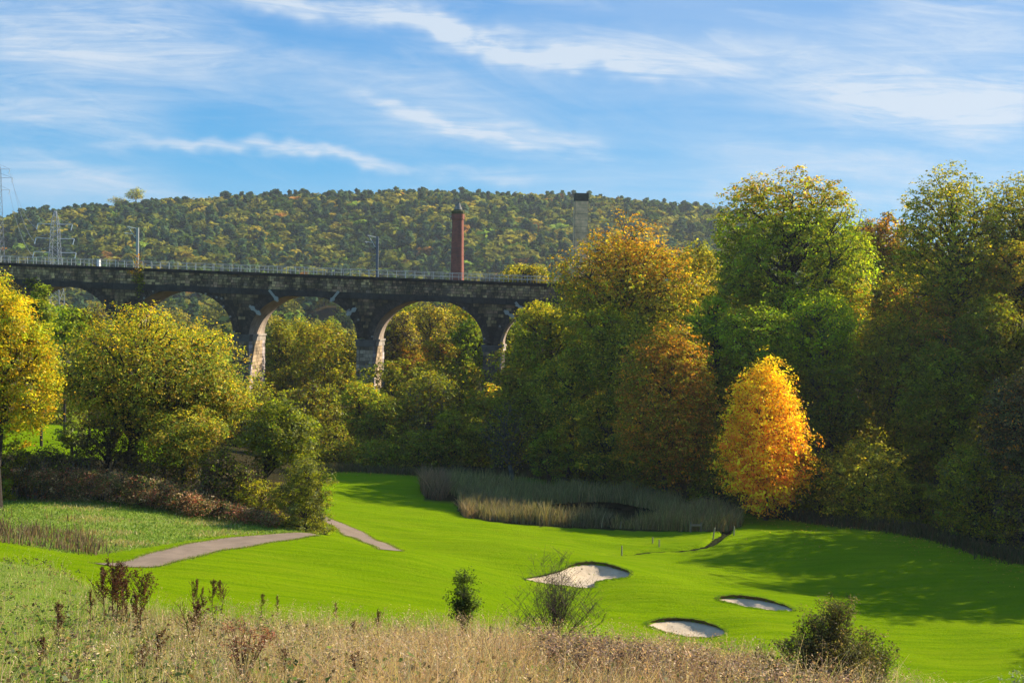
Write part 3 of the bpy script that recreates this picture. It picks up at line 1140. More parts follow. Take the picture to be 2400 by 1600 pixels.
PCH = 0.52
_sc = {}
def pier_stone(parent, org, ax, wd, h, kind_, n_out, pl):
    key = (round(wd, 2), kind_, rnd.randint(0, 3))
    if key not in _sc:
        m_ = st_mesh(wd, h, 0.04 + 0.02 * key[2])
        k = (0.75, 0.95, 1.15, 1.35)[key[2]]
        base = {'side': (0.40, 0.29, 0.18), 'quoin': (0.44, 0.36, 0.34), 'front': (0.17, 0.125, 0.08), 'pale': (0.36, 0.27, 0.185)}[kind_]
        m_.C = [tuple(x * k for x in base)] * len(m_.C)
        _sc[key] = m_.mesh('stone', M_PSTONE)
    o = bpy.data.objects.new('stone', _sc[key])
    COL.objects.link(o)
    o.parent = parent
    yv = -n_out
    M = Matrix(((ax.x, yv.x, 0, org.x - pl.x), (ax.y, yv.y, 0, org.y - pl.y), (ax.z, yv.z, 1, org.z - pl.z), (0, 0, 0, 1)))
    o.matrix_basis = M


pmt, t = new_mat('pier_stone')
at = t.n('ShaderNodeAttribute', attribute_name='tint')
oi = t.n('ShaderNodeObjectInfo')
pos = t.n('ShaderNodeNewGeometry').outputs['Position']
col = t.mix(1.0, at.outputs['Color'], t.ramp(oi.outputs['Random'], [(0.0, 0.7), (1.0, 1.25)]), 'MULTIPLY')
col = t.mix(t.m('MULTIPLY', t.ramp(t.noise(t.mapping(pos, scale=(1.2, 1.2, 0.3)), 1.0, 5, 0.62), [(0.45, 0.0), (0.62, 1.0)]), 0.45), col, (0.03, 0.026, 0.022))
col = t.mix(1.0, col, t.ramp(t.noise(pos, 5.0, 5, 0.65), [(0.3, 0.7), (0.7, 1.25)]), 'MULTIPLY')
b = t.n('ShaderNodeBump', inp={'Strength': 0.5, 'Distance': 0.04})
t.link(t.noise(pos, 8.0, 5, 0.65), b.inputs['Height'])
finish(t, col, 0.9, b.outputs[0], 0.2)
M_PSTONE = pmt

for k, ps in enumerate(piers):
    base = z_cope(ps) + spring_off
    ztop = base
    gzp = gz(*(W(ps, 0, 0).xy)) - 1.0
    pr = bpy.data.objects.new('pier', None)
    mb = MB()
    bt = 0.012                                             # batter
    hh = ztop - gzp
    w0, w1 = PIERW / 2, PIERW / 2 + bt * hh
    f0, f1 = -0.02, -0.02 - bt * hh
    capz = ztop - 0.95
    vs = [W(ps - w1, f1, gzp), W(ps + w1, f1, gzp), W(ps + w1, DEPTH + 0.15, gzp), W(ps - w1, DEPTH + 0.15, gzp),
          W(ps - w0, f0, ztop), W(ps + w0, f0, ztop), W(ps + w0, DEPTH, ztop), W(ps - w0, DEPTH, ztop)]
    mb.add(vs, [(0, 3, 2, 1), (4, 5, 6, 7), (0, 1, 5, 4), (1, 2, 6, 5), (2, 3, 7, 6), (3, 0, 4, 7)], (0.09, 0.075, 0.055))
    pier = vobj('pier', mb, M_STONE)
    mb = MB()
    cw = PIERW / 2 + 0.16
    for (e, za, zb2) in ((0.16, -0.95, -0.28), (0.26, -0.28, 0.0)):
        n = 5
        for i in range(n):
            t0 = -e + (DEPTH + 2 * e) * i / n; t1 = -e + (DEPTH + 2 * e) * (i + 1) / n - 0.02
            vs = [W(ps - w0 - e, t0, ztop + za), W(ps + w0 + e, t0, ztop + za), W(ps + w0 + e, t1, ztop + za), W(ps - w0 - e, t1, ztop + za),
                  W(ps - w0 - e, t0, ztop + zb2), W(ps + w0 + e, t0, ztop + zb2), W(ps + w0 + e, t1, ztop + zb2), W(ps - w0 - e, t1, ztop + zb2)]
            mb.add(vs, [(0, 3, 2, 1), (4, 5, 6, 7), (0, 1, 5, 4), (1, 2, 6, 5), (2, 3, 7, 6), (3, 0, 4, 7)], (0.36, 0.30, 0.25) if i else (0.10, 0.09, 0.08))
    cap = vobj('cap', mb, M_SOFFIT, parent=pier)
    # stones: piers 3,4,5 of the list are the ones seen
    if k in (3, 4, 5):
        pl = VL
        ncs = {3: 17, 4: 12, 5: 12}[k]
        for j in range(ncs):
            z1 = capz - j * PCH; z0 = z1 - PCH
            hdn = ztop - z0
            ww = PIERW / 2 + bt * hdn; fr = -0.02 - bt * hdn
            # front: 4 stones, quoin at the right corner
            cuts = [-ww, -ww + 0.42 * ww, ww * 0.12, ww * 0.66, ww] if j % 2 else [-ww, -ww * 0.2, ww * 0.5, ww]
            for i in range(len(cuts) - 1):
                a, b_ = cuts[i] + ps, cuts[i + 1] + ps
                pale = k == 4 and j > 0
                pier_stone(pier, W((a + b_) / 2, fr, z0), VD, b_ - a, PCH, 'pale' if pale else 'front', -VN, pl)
            # side facing right
            n = 5 if j % 2 else 6
            for i in range(n):
                wd = (DEPTH - fr) / n
                tm = fr + wd * (i + 0.5)
                if k == 5 and i > 1:
                    continue
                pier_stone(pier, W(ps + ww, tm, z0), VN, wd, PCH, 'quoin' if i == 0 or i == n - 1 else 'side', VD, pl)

# tie bars with round plates across the arch edge
def tie(x0, y0, x1, y1):
    (sa_, za_), (sb_, zb_) = on_face(x0, y0), on_face(x1, y1)
    mb = MB()
    a, b_ = W(sa_, -0.22, za_), W(sb_, -0.22, zb_)
    d = (b_ - a).normalized(); n = VN.cross(d)
    c = (0.34, 0.33, 0.30)
    for off in (-0.09, 0.09):
        o1 = n * off
        vs = []
        for tt in (-0.08, 0.0):
            for q, sg in ((a, -1), (b_, -1), (b_, 1), (a, 1)):
                vs.append(q + o1 + n * 0.075 * sg + VN * tt)
        mb.add(vs, [(0, 1, 2, 3), (7, 6, 5, 4), (4, 5, 1, 0), (5, 6, 2, 1), (6, 7, 3, 2), (7, 4, 0, 3)], c)
    o = vobj('tie_bar', mb, M_PAINT)
    for f in (0.27, 0.76):
        mb = MB()
        q = a.lerp(b_, f) + VN * 0.10
        R = 0.34
        vs = [q + (d * math.cos(x) + n * math.sin(x)) * R for x in np.linspace(0, 2 * math.pi, 14)[:-1]]
        vs += [v - VN * 0.07 for v in vs]
        m_ = 13
        mb.add(vs, [tuple(range(m_, 2 * m_))] + [(i, (i + 1) % m_, (i + 1) % m_ + m_, i + m_) for i in range(m_)], (0.30, 0.31, 0.31))
        vobj('plate', mb, M_PAINT, parent=o)


for q in [(619, 666, 640, 692), (574, 702, 600, 723), (779, 669, 760, 692), (819, 707, 797, 724), (1158, 713, 1181, 730), (1184, 694, 1200, 712)]:
    tie(*q)

# ------------------------------------------------------------------ railings on the parapet
def railing(label, tt, height, step, c, xa, xb):
    sa_, _ = on_face(xa, 600); sb_, _ = on_face(xb, 600)
    root = thing('railing', label, 'railing', loc=W(sa_, tt, z_cope(sa_)))
    L = root.location.copy()
    mb = MB()
    mb.box((-0.03, -0.03, 0), (0.03, 0.03, height), c)
    pm_ = mb.mesh('post', M_METAL)
    n = int((sb_ - sa_) / step)
    for i in range(n + 1):
        s = sa_ + i * step
        o = bpy.data.objects.new('post', pm_)
        link(o, root)
        o.location = W(s, tt, z_cope(s)) - L
    for h in (height, height * 0.52):
        mb = MB()
        mb.tube([W(sa_, tt, z_cope(sa_) + h) - L, W(sb_, tt, z_cope(sb_) + h) - L], 0.028, 6, c)
        mb.build('rail', M_METAL, root)


railing('grey metal handrail along the near parapet of the viaduct', 0.35, 1.02, 1.34, (0.50, 0.50, 0.46), -60, 1290)
railing('grey metal handrail along the far parapet of the viaduct', DEPTH - 0.3, 1.0, 1.34, (0.40, 0.40, 0.37), -60, 1290)

# trackside cabinet
s, _ = on_face(213, 600)
p = W(s, 2.0, z_cope(s) - 1.25)
root = thing('trackside_cabinet', 'narrow white cabinet standing on the viaduct deck left of the mast', 'cabinet', loc=p)
mb = MB(); mb.box((-0.18, -0.25, 0), (0.18, 0.25, 2.3), (0.70, 0.70, 0.67)); mb.build('case', M_PAINT, root)
mb = MB(); mb.box((-0.26, -0.3, 2.3), (0.26, 0.3, 2.36), (0.6, 0.6, 0.58)); mb.build('lid', M_PAINT, root)
mb = MB(); mb.box((-0.36, -0.2, 0), (-0.19, 0.2, 2.2), (0.25, 0.25, 0.25)); mb.build('back_box', M_PAINT, root)

# overhead line masts
def mast(label, px, py_top, tt, c, arm_dir):
    s, zt = on_face(px, py_top, tt)
    zb_ = z_cope(s) - 1.25
    root = thing('line_mast', label, 'mast', loc=W(s, tt, zb_))
    L = root.location.copy()
    H = zt - zb_
    Mx = Matrix.Rotation(-TH, 4, 'Z')
    mb = MB()
    mb.box((-0.17, -0.17, 0), (0.17, 0.17, H), c, Mx)
    mb.build('pole', M_METAL, root)
    mb = MB()
    mb.tube([(0, 0, H - 0.15), (-1.4, -0.3, H + 0.1)], 0.055, 6, (0.6, 0.6, 0.58))
    mb.build('top_arm', M_METAL, root)
    mb = MB()
    mb.tube([(-0.1, 0, H - 1.9), (-1.2, -0.25, H - 0.05)], 0.05, 6, (0.55, 0.55, 0.52))
    mb.build('stay', M_METAL, root)
    mb = MB()
    mb.tube([(-0.75, -0.15, H - 0.95), (-1.75, -0.4, H - 0.8)], 0.05, 6, (0.65, 0.65, 0.62))
    mb.tube([(-1.75, -0.4, H - 0.8), (-1.45, -0.35, H - 1.08)], 0.04, 6, (0.65, 0.65, 0.62))
    mb.build('registration_arm', M_METAL, root)
    mb = MB()
    mb.tube([(-0.35, -0.05, H - 1.62), (-0.1, 0, H - 1.95)], 0.13, 8, (0.08, 0.06, 0.05))
    mb.build('insulator', M_PAINT, root)
    return root, H


mast('pale grey overhead line mast on the viaduct above the yellow sapling', 316, 523, 1.6, (0.30, 0.30, 0.28), -1)
mast('dark grey overhead line mast on the viaduct left of the brick chimney', 867, 543, 5.8, (0.10, 0.11, 0.13), -1)
s_a, _ = on_face(-120, 540); s_b, _ = on_face(1500, 560)
for lab, tt, hgt, r in (('upper overhead wire above the viaduct tracks', 2.6, 5.4, 0.016), ('lower overhead wire above the viaduct tracks', 2.6, 4.3, 0.014)):
    mb = MB()
    a = W(s_a, tt, z_cope(s_a) + hgt - 0.6); b_ = W(s_b, tt, z_cope(s_b) + hgt - 0.6)
    pts = [a.lerp(b_, i / 24) - Vector((0, 0, 0.25 * math.sin(math.pi * ((i / 24 * 3) % 1)))) for i in range(25)]
    mb.tube(pts, r, 4, (0.09, 0.09, 0.09))
    tag(mb.build('overhead_wire', M_METAL), lab, 'wire')

# ------------------------------------------------------------------ chimneys
bm_, t = new_mat('red_brick')
tcn = t.n('ShaderNodeTexCoord').outputs['Object']
sep = t.n('ShaderNodeSeparateXYZ', inp={0: tcn})
cb = t.n('ShaderNodeCombineXYZ', inp={0: t.m('ADD', sep.outputs[0], sep.outputs[1]), 1: sep.outputs[2], 2: 0.0})
br = t.n('ShaderNodeTexBrick', inp={'Color1': (0.42, 0.12, 0.065, 1), 'Color2': (0.26, 0.075, 0.048, 1), 'Mortar': (0.12, 0.09, 0.07, 1), 'Scale': 1.0,
                                    'Mortar Size': 0.02, 'Brick Width': 0.45, 'Row Height': 0.15})
t.link(cb.outputs[0], br.inputs['Vector'])
c = t.mix(t.ramp(t.noise(t.mapping(tcn, scale=(1, 1, 0.4)), 0.9, 5, 0.6), [(0.4, 0.0), (0.65, 0.6)]), br.outputs[0], (0.11, 0.05, 0.04))
finish(t, c, 0.9, None, 0.2)
M_BRICK = bm_


def prism(mb, levels, ang, c, cx=0, cy=0, cut=0.0):
    """stack of square (or chamfered) sections: levels (z, half width)"""
    rings = []
    for z, h in levels:
        if cut:
            q = h * (1 - cut)
            base = [(-q, -h), (q, -h), (h, -q), (h, q), (q, h), (-q, h), (-h, q), (-h, -q)]
        else:
            base = [(-h, -h), (h, -h), (h, h), (-h, h)]
        rings.append([(cx + x * math.cos(ang) - y * math.sin(ang), cy + x * math.sin(ang) + y * math.cos(ang), z) for x, y in base])
    k = len(rings[0])
    vs = [v for r in rings for v in r]
    fs = [tuple(reversed(range(k))), tuple((len(rings) - 1) * k + i for i in range(k))]
    for i in range(len(rings) - 1):
        for j in range(k):
            j2 = (j + 1) % k
            fs.append((i * k + j, i * k + j2, (i + 1) * k + j2, (i + 1) * k + j))
    mb.add(vs, fs, c)


CY1 = 225.0
pb = P(1049, 800, CY1)
zg = gz(pb.x, CY1)
def zat(px, py, Y):
    return P(px, py, Y).z
root = thing('brick_chimney', 'tall red brick mill chimney with a cone cap behind the viaduct', 'chimney', loc=(P(1050, 640, CY1).x, CY1, zg))
k = CY1 / FPX
zt = zat(1050, 492, CY1) - zg
ang = math.radians(-8)
mb = MB(); prism(mb, [(0, 16.5 * k), (zat(1050, 640, CY1) - zg, 13.6 * k), (zat(1050, 506, CY1) - zg, 11.7 * k)], ang, (0.2, 0.07, 0.04), cut=0.18)
mb.build('shaft', M_BRICK, root)
z6 = zat(1050, 506, CY1) - zg
mb = MB(); prism(mb, [(z6, 11.8 * k), (z6 + 3 * k, 13.2 * k), (zt, 13.4 * k)], ang, (0.2, 0.07, 0.04), cut=0.18)
mb.build('head', M_BRICK, root)
mb = MB(); prism(mb, [(zt, 12.6 * k), (zt + 3 * k, 13.6 * k), (zt + 6 * k, 13.6 * k), (zt + 8 * k, 10.0 * k), (zt + 10 * k, 9.8 * k)], ang, (0.06, 0.065, 0.02), cut=0.18)
mb.build('mossy_cornice', M_BARK, root)
mb = MB(); prism(mb, [(zt + 10 * k, 8.5 * k), (zt + 11.5 * k, 8.0 * k), (zt + 24 * k, 4.4 * k), (zt + 25 * k, 4.2 * k)], ang, (0.20, 0.19, 0.17), cut=0.35)
mb.build('cone_cap', M_DARK, root)

CY2 = 262.0
pb = P(1332, 600, CY2)
zg = gz(pb.x, CY2)
root = thing('concrete_chimney', 'square tan concrete chimney behind the orange beech', 'chimney', loc=(pb.x, CY2, zg))
k = CY2 / FPX
hw = 15.0 * k
zt = zat(1332, 448, CY2) - zg
ang = math.radians(3)
mb = MB(); prism(mb, [(0, hw), (zt, hw)], ang, (0.10, 0.08, 0.055)); mb.build('core', M_DARK, root)
ztb = zt - 15 * k
mb = MB(); prism(mb, [(ztb, hw + 0.06), (zt + 0.3, hw + 0.06)], ang, (0.045, 0.05, 0.035)); mb.build('dark_top_band', M_DARK, root)
ph = 14.5 * k
Mr = Matrix.Rotation(ang, 4, 'Z')
pan = {}
for face in range(4):
    for j in range(14):
        z1 = ztb - j * ph - 0.03; z0 = z1 - ph + 0.06
        if z0 < 0: break
        if face not in pan:
            mb = MB()
            mb.box((-hw + 0.05, -hw - 0.07, 0), (hw - 0.05, -hw, ph - 0.06), (0.72, 0.46, 0.23), Matrix.Rotation(ang + face * math.pi / 2, 4, 'Z'))
            pan[face] = mb.mesh('panel', M_SOFFIT)
        o = obj('panel', pan[face], root, (0, 0, z0))

# ------------------------------------------------------------------ pylons
def pylon(label, px, top, px_arms, base_y, Y, arm_px, half_base, c):
    """lattice tower; picture heights: top, three arms, base line"""
    pt_ = P(px, top, Y)
    zg = gz(pt_.x, Y)
    root = thing('pylon', label, 'pylon', loc=(pt_.x, Y, zg))
    k = Y / FPX
    H = pt_.z - zg
    zs_ = [P(px, a, Y).z - zg for a in px_arms]
    r = 0.09
    def hwz(z):
        za = zs_[0]
        if z >= za: return 0.9 * (1 - (z - za) / (H - za) * 0.75)
        return 0.9 + (half_base - 0.9) * ((za - z) / za) ** 1.15
    lev = [0]
    z = 0
    while z < H - 1.5:
        z += max(1.6, hwz(z) * 1.7)
        lev.append(min(z, H))
    lev[-1] = H
    mb = MB(); mc = MB()
    for sx_, sy_ in ((-1, -1), (1, -1), (1, 1), (-1, 1)):
        mb.tube([(sx_ * hwz(z), sy_ * hwz(z), z) for z in lev], r, 4, c)
    mb.build('corner_legs', M_METAL, root)
    for a, b_ in zip(lev[:-1], lev[1:]):
        for q in range(4):
            A = [(-1, -1), (1, -1), (1, 1), (-1, 1)][q]; B = [(1, -1), (1, 1), (-1, 1), (-1, -1)][q]
            mc.tube([(A[0] * hwz(a), A[1] * hwz(a), a), (B[0] * hwz(b_), B[1] * hwz(b_), b_)], r * 0.5, 4, c)
            mc.tube([(B[0] * hwz(a), B[1] * hwz(a), a), (A[0] * hwz(b_), A[1] * hwz(b_), b_)], r * 0.5, 4, c)
    mc.build('lattice', M_METAL, root)
    ends = []
    for z, ap in zip(zs_, arm_px):
        for sg in (-1, 1):
            L = ap * k
            mb = MB()
            h = hwz(z)
            e = (sg * L, sg * L * 0.25, z + 0.1)
            for dy in (-1, 1):
                mb.tube([(sg * h, dy * h, z), e], r * 0.75, 4, (0.62, 0.66, 0.66))
            mb.tube([(sg * h, 0, z + 1.6), e], r * 0.6, 4, c)
            mb.build('cross_arm', M_METAL, root)
            mb = MB(); mb.tube([(e[0], e[1], e[2] - 0.1), (e[0] - 0.4, e[1], e[2] - 1.7)], 0.13, 6, (0.6, 0.68, 0.68)); mb.build('insulator', M_PAINT, root)
            ends.append(Vector((pt_.x, Y, zg)) + Vector(e) - Vector((0, 0, 1.6)))
    return ends


e1 = pylon('lattice electricity pylon standing beyond the left end of the viaduct', 127, 484, (515, 548, 580), 610, 330, (36, 40, 44), 3.0, (0.33, 0.35, 0.35))
e2 = pylon('tall thin pylon at the left picture edge against the sky', -6, 372, (388, 408, 436), 500, 430, (26, 32, 26), 3.0, (0.20, 0.22, 0.24))
for i in (0, 2, 4):
    for a, b_, lab in ((e1[i], e2[i + 1], ('top', 'middle', 'bottom')[i // 2] + ' power line from the pylon towards the upper left'),):
        mb = MB()
        pts = [a.lerp(b_, f) - Vector((0, 0, 6.0 * 4 * f * (1 - f) * 0.6)) for f in np.linspace(0, 1, 17)]
        mb.tube(pts, 0.045, 4, (0.2, 0.2, 0.2))
        tag(mb.build('power_line', M_METAL), lab, 'power line')
# ------------------------------------------------------------------ trees
YEL = [(0.46, 0.35, 0.012), (0.40, 0.34, 0.012), (0.27, 0.31, 0.015), (0.50, 0.30, 0.012), (0.20, 0.25, 0.014)]
OAKY = [(0.314, 0.27, 0.026), (0.228, 0.24, 0.026), (0.142, 0.19, 0.021), (0.342, 0.22, 0.029), (0.104, 0.14, 0.018)]
GRN = [(0.14, 0.191, 0.009), (0.199, 0.254, 0.01), (0.106, 0.136, 0.007), (0.282, 0.281, 0.01)]
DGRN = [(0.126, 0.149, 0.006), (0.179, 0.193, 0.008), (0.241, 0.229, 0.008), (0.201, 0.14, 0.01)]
BRT = [(0.231, 0.33, 0.009), (0.331, 0.409, 0.01), (0.165, 0.251, 0.008), (0.43, 0.422, 0.012)]
ORG = [(0.44, 0.22, 0.012), (0.46, 0.28, 0.014), (0.36, 0.16, 0.012), (0.36, 0.28, 0.016)]
ORY = [(0.78, 0.492, 0.012), (0.78, 0.625, 0.014), (0.724, 0.34, 0.014), (0.696, 0.227, 0.018)]
RUST = [(0.395, 0.169, 0.016), (0.311, 0.169, 0.014), (0.208, 0.169, 0.011), (0.456, 0.198, 0.016)]
OLV = [(0.244, 0.235, 0.014), (0.332, 0.282, 0.016), (0.189, 0.197, 0.012), (0.421, 0.301, 0.018)]
GLD = [(0.33, 0.287, 0.016), (0.242, 0.23, 0.016), (0.165, 0.184, 0.014)]
BRN = [(0.075, 0.058, 0.032), (0.10, 0.075, 0.04), (0.055, 0.050, 0.022), (0.12, 0.085, 0.04)]
GRY = [(0.114, 0.126, 0.035), (0.156, 0.158, 0.049), (0.084, 0.095, 0.028)]
BARKC = (0.034, 0.026, 0.020)


def leaves(cl_c, cl_r, cl_n, out, L, palette, toppal=None, topz=None, flat=0.6, aspect=0.62, crown=None, jitter=0.2, spread=0.5):
    """kite shaped leaves scattered in clumps. cl_c (k,3) centres, cl_r radii, cl_n counts, out (k,3) outward directions"""
    idx = np.repeat(np.arange(len(cl_c)), cl_n)
    n = len(idx)
    off = rng.normal(0, spread, (n, 3)) * cl_r[idx][:, None]
    off[:, 2] *= flat
    P0 = cl_c[idx] + off
    nrm = rng.normal(0, 1, (n, 3)) * 0.45 + out[idx] * 0.55 + np.array([0, 0, 0.55])
    nrm /= np.linalg.norm(nrm, axis=1)[:, None]
    rv = rng.normal(0, 1, (n, 3))
    a = np.cross(nrm, rv); a /= np.linalg.norm(a, axis=1)[:, None] + 1e-9
    b = np.cross(nrm, a)
    Ls = L * rng.uniform(0.6, 1.35, n)[:, None]
    Ws = Ls * aspect
    bend = nrm * Ls * rng.uniform(-0.15, 0.2, (n, 1))
    V = np.stack([P0 - a * Ls / 2, P0 + b * Ws / 2 + bend, P0 + a * Ls / 2, P0 - b * Ws / 2 + bend], 1).reshape(-1, 3)
    F = np.arange(n * 4).reshape(n, 4)
    p = np.array(palette)
    kcl = rng.integers(0, len(p), len(cl_c))
    pick = np.where(rng.random(n) < 0.72, kcl[idx], rng.integers(0, len(p), n))
    C = p[pick]
    if toppal is not None:
        tp = np.array(toppal)
        f = np.clip((P0[:, 2] - topz[0]) / (topz[1] - topz[0]), 0, 1)
        sel = rng.random(n) < f * 0.95
        C = np.where(sel[:, None], tp[rng.integers(0, len(tp), n)], C)
    clv = np.clip(rng.normal(1, 0.3, len(cl_c)), 0.45, 1.7)[idx]
    C = C * np.clip(clv * (1 + rng.normal(0, jitter, n)), 0.35, 1.8)[:, None]
    return V, F, np.clip(C, 0.003, 0.9)


def crown_layout(rx, ryd, rz, nsub, subf=(0.38, 0.52), shape='round'):
    """lumps of foliage that together fill an uneven crown; returns (centre, radius) pairs relative to the crown centre"""
    subs = []
    for i in range(nsub):
        # spiral over the sphere, jittered
        ph = i * 2.39996 + rnd.uniform(-0.4, 0.4)
        cz = 1 - 2 * (i + 0.5) / nsub
        cz = max(-1, min(1, cz + rnd.uniform(-0.12, 0.12)))
        sr = math.sqrt(max(0, 1 - cz * cz))
        r = rnd.uniform(0.44, 0.76)
        kx = 1.0
        if shape == 'cone':
            kx = 0.45 + 0.65 * (1 - (cz + 1) / 2) ** 0.7
        elif shape == 'fan':
            kx = 0.60 + 0.45 * (cz + 1) / 2
        elif shape == 'dome':
            cz = cz * 0.9 if cz > 0 else cz * 0.75
        if shape == 'mound' and cz < 0:
            sr = max(sr, 0.8)
            cz = max(cz * 1.1, -1.15)
        c = np.array([rx * r * sr * math.cos(ph) * kx, ryd * r * sr * math.sin(ph) * kx, rz * r * cz * 1.05])
        s = rnd.uniform(*subf) * rnd.uniform(0.62, 1.08)
        subs.append((c, np.array([rx * s * kx ** 0.5, ryd * s * kx ** 0.5, rz * s * 0.9])))
    if shape == 'mound':
        for j in range(7):
            an = j * 0.9
            subs.append((np.array([rx * 0.62 * math.cos(an), ryd * 0.62 * math.sin(an), -rz * rnd.uniform(0.75, 0.95)]), np.array([rx * 0.38, ryd * 0.38, rz * 0.28])))
    subs.append((np.zeros(3), np.array([rx * 0.5, ryd * 0.5, rz * 0.5])))
    return subs


def make_tree(label, Y, cx, cy, rx, ry, palette, name='tree', cat='tree', shape='round', nsub=None, cover=2.7, L=None, toppal=None, toprange=(0.45, 0.9),
              base=None, flat=0.6, trunk_r=None, group=None, twigs=True, depthf=0.85, aspect=0.62, limbs_c=BARKC, clump=0.85, baseY=None, bare=0.0, fork=None, jitter=0.2):
    if cat in ('bush', 'shrub') and shape == 'round':
        shape = 'mound'
    k = Y / FPX
    cpt = P(cx, cy, Y)
    RX, RZ = rx * k, ry * k
    RYD = RX * depthf
    if L is None:
        L = min(0.36, max(0.13, 0.0023 * Y))
    clump = clump * 0.92
    bx, by = (P(base[0], base[1], base[2] if len(base) > 2 else Y).xy if base else (cpt.x + rnd.uniform(-0.1, 0.1) * RX, Y + rnd.uniform(-.3, .3)))
    bz = gz(bx, by) - 0.15
    B = Vector((bx, by, bz))
    root = thing(name, label, cat, loc=B, group=group)
    if nsub is None:
        nsub = int(max(9, min(34, 8 + RX * RZ * 0.42)))
    nsub = int(nsub * 1.3)
    subs = crown_layout(RX, RYD, RZ, nsub, shape=shape)
    C0 = np.array(cpt) - np.array(B)
    # limbs
    H = C0[2]
    tr = trunk_r or max(0.06, 0.028 * (H + RZ))
    mb = MB()
    fk = Vector((C0[0] * 0.35, C0[1] * 0.35, max(0.2, ((H - RZ * 0.75) if shape != 'mound' else 0.12 * H) if fork is None else H * fork)))
    mid = Vector((fk.x * 0.3 + rnd.uniform(-.1, .1) * tr * 4, fk.y * 0.3, fk.z * 0.5))
    mb.tube([Vector((0, 0, -0.3)), Vector((0, 0, 0.1)), mid, fk], [tr * 1.45, tr * 1.15, tr * 0.95, tr * 0.8], 8, limbs_c)
    cc, cr, co = [], [], []
    order = sorted(range(len(subs)), key=lambda i: subs[i][0][2])
    axis_top = Vector((C0[0], C0[1], H + RZ * 0.5))
    mb.tube([fk, fk.lerp(axis_top, 0.5) + Vector((rnd.uniform(-.1, .1) * RX, 0, 0)), axis_top], [tr * 0.7, tr * 0.4, tr * 0.1], 6, limbs_c)
    for c, r in subs:
        e = Vector(C0 + c)
        f = max(0.0, min(0.8, (e.z - fk.z) / max(0.5, (axis_top.z - fk.z)) - 0.35))
        st = fk.lerp(axis_top, f)
        m1 = st.lerp(e, 0.5) + Vector((rnd.uniform(-1, 1), rnd.uniform(-1, 1), rnd.uniform(-0.2, 0.9))) * (e - st).length * 0.10
        lr = tr * rnd.uniform(0.28, 0.42)
        mb.tube([st, m1, e], [lr, lr * 0.62, lr * 0.25], 5, limbs_c, cap=False)
        rm = float(np.mean(r))
        ncl = int(max(6, min(80, 4 * math.pi * rm * rm * 0.55 / (clump * 0.42))))
        d = rng.normal(0, 1, (ncl, 3)); d /= np.linalg.norm(d, axis=1)[:, None]
        co_dir = c / (np.linalg.norm(c) + 1e-6)
        d = d + co_dir * 0.45
        d /= np.linalg.norm(d, axis=1)[:, None]
        pc = C0 + c + d * r * rng.uniform(0.45, 1.12, (ncl, 1))
        # drop clumps that fall under the ground
        pc[:, 2] = np.maximum(pc[:, 2], 0.25)
        cc.append(pc); co.append(d); cr.append(np.full(ncl, clump) * rng.uniform(0.6, 1.25, ncl))
        if twigs:
            for q in pc[: 5 + int(bare * 10)]:
                m2 = e.lerp(Vector(q), 0.5) + Vector((rnd.uniform(-.15, .15), rnd.uniform(-.15, .15), rnd.uniform(-.05, .2))) * rm
                mb.tube([m1.lerp(e, 0.7), m2, Vector(q)], [lr * 0.32, lr * 0.2, lr * 0.08], 3, limbs_c, cap=False)
    trunk = mb.build('trunk', M_BARK, root, smooth=True)
    cc = np.concatenate(cc); co = np.concatenate(co); cr = np.concatenate(cr)
    area = math.pi * RX * RZ * (1 + 0.5 * bare)
    N = cover * 2.1 * (1 - bare) * area / (L * L * aspect * 0.5)
    per = max(3, int(N / len(cc)))
    cnt = rng.integers(int(per * 0.5), int(per * 1.5) + 1, len(cc))
    zt_ = (H + RZ * toprange[0] * 1.0, H + RZ * toprange[1])
    V, F, C = leaves(cc, cr, cnt, co, L, palette, toppal, zt_, flat=flat, aspect=aspect, jitter=jitter, spread=0.38)
    o = obj('crown', raw_mesh('crown', V, F, M_LEAF, C), root)
    return root


T = make_tree
# ---- left group
T('yellow oak cut by the left edge of the picture', 74, 10, 835, 125, 190, YEL, 'oak_tree', nsub=26, base=(-10, 1100), clump=0.75, cover=3.2)
T('broad spreading golden oak in front of the viaduct', 84, 338, 858, 226, 160, OAKY, 'oak_tree', shape='dome', nsub=44, base=(285, 1080, 84), clump=0.8, cover=2.6, trunk_r=0.62,
  toppal=YEL, toprange=(0.1, 0.8), fork=0.35, limbs_c=(0.025, 0.02, 0.016))
T('right hand lower lobe of golden foliage beside the tall pier', 86, 492, 930, 104, 82, OAKY, 'oak_tree', shape='dome', nsub=18, base=(470, 1080, 86), toppal=YEL, toprange=(-0.2, 0.9), clump=0.75)
T('small yellow green oak below the golden oak at its right', 80, 420, 1000, 105, 75, OAKY, 'oak_tree', nsub=14, base=(420, 1100, 80), clump=0.7)
T('slim dark green tree between the two yellow oaks', 118, 92, 722, 42, 62, GRN, 'tree', shape='cone', base=(95, 1000, 118), cover=3.4, trunk_r=0.14)
T('dark bush on the far side of the lit fairway seen under the oak', 152, 150, 940, 60, 42, GRN[:2] + DGRN, 'bush', 'bush', base=(150, 985, 152))
T('small bright green tree behind the gap left of the golden oak', 122, 148, 745, 52, 52, BRT[:3] + GRN, 'tree', base=(148, 1000, 122), trunk_r=0.14)
T('twiggy pinkish brown bush behind the golden oak', 124, 205, 745, 52, 48, BRN + OLV, 'bush', 'bush', base=(205, 1000, 124), bare=0.3, trunk_r=0.14)
T('dark green leaning tree at the end of the hedge', 80, 640, 1000, 92, 84, DGRN[:3] + GRY[:2] + GRN[:1], 'tree', nsub=18, base=(575, 1165, 79), clump=0.65, cover=3.2, fork=0.3, trunk_r=0.28)
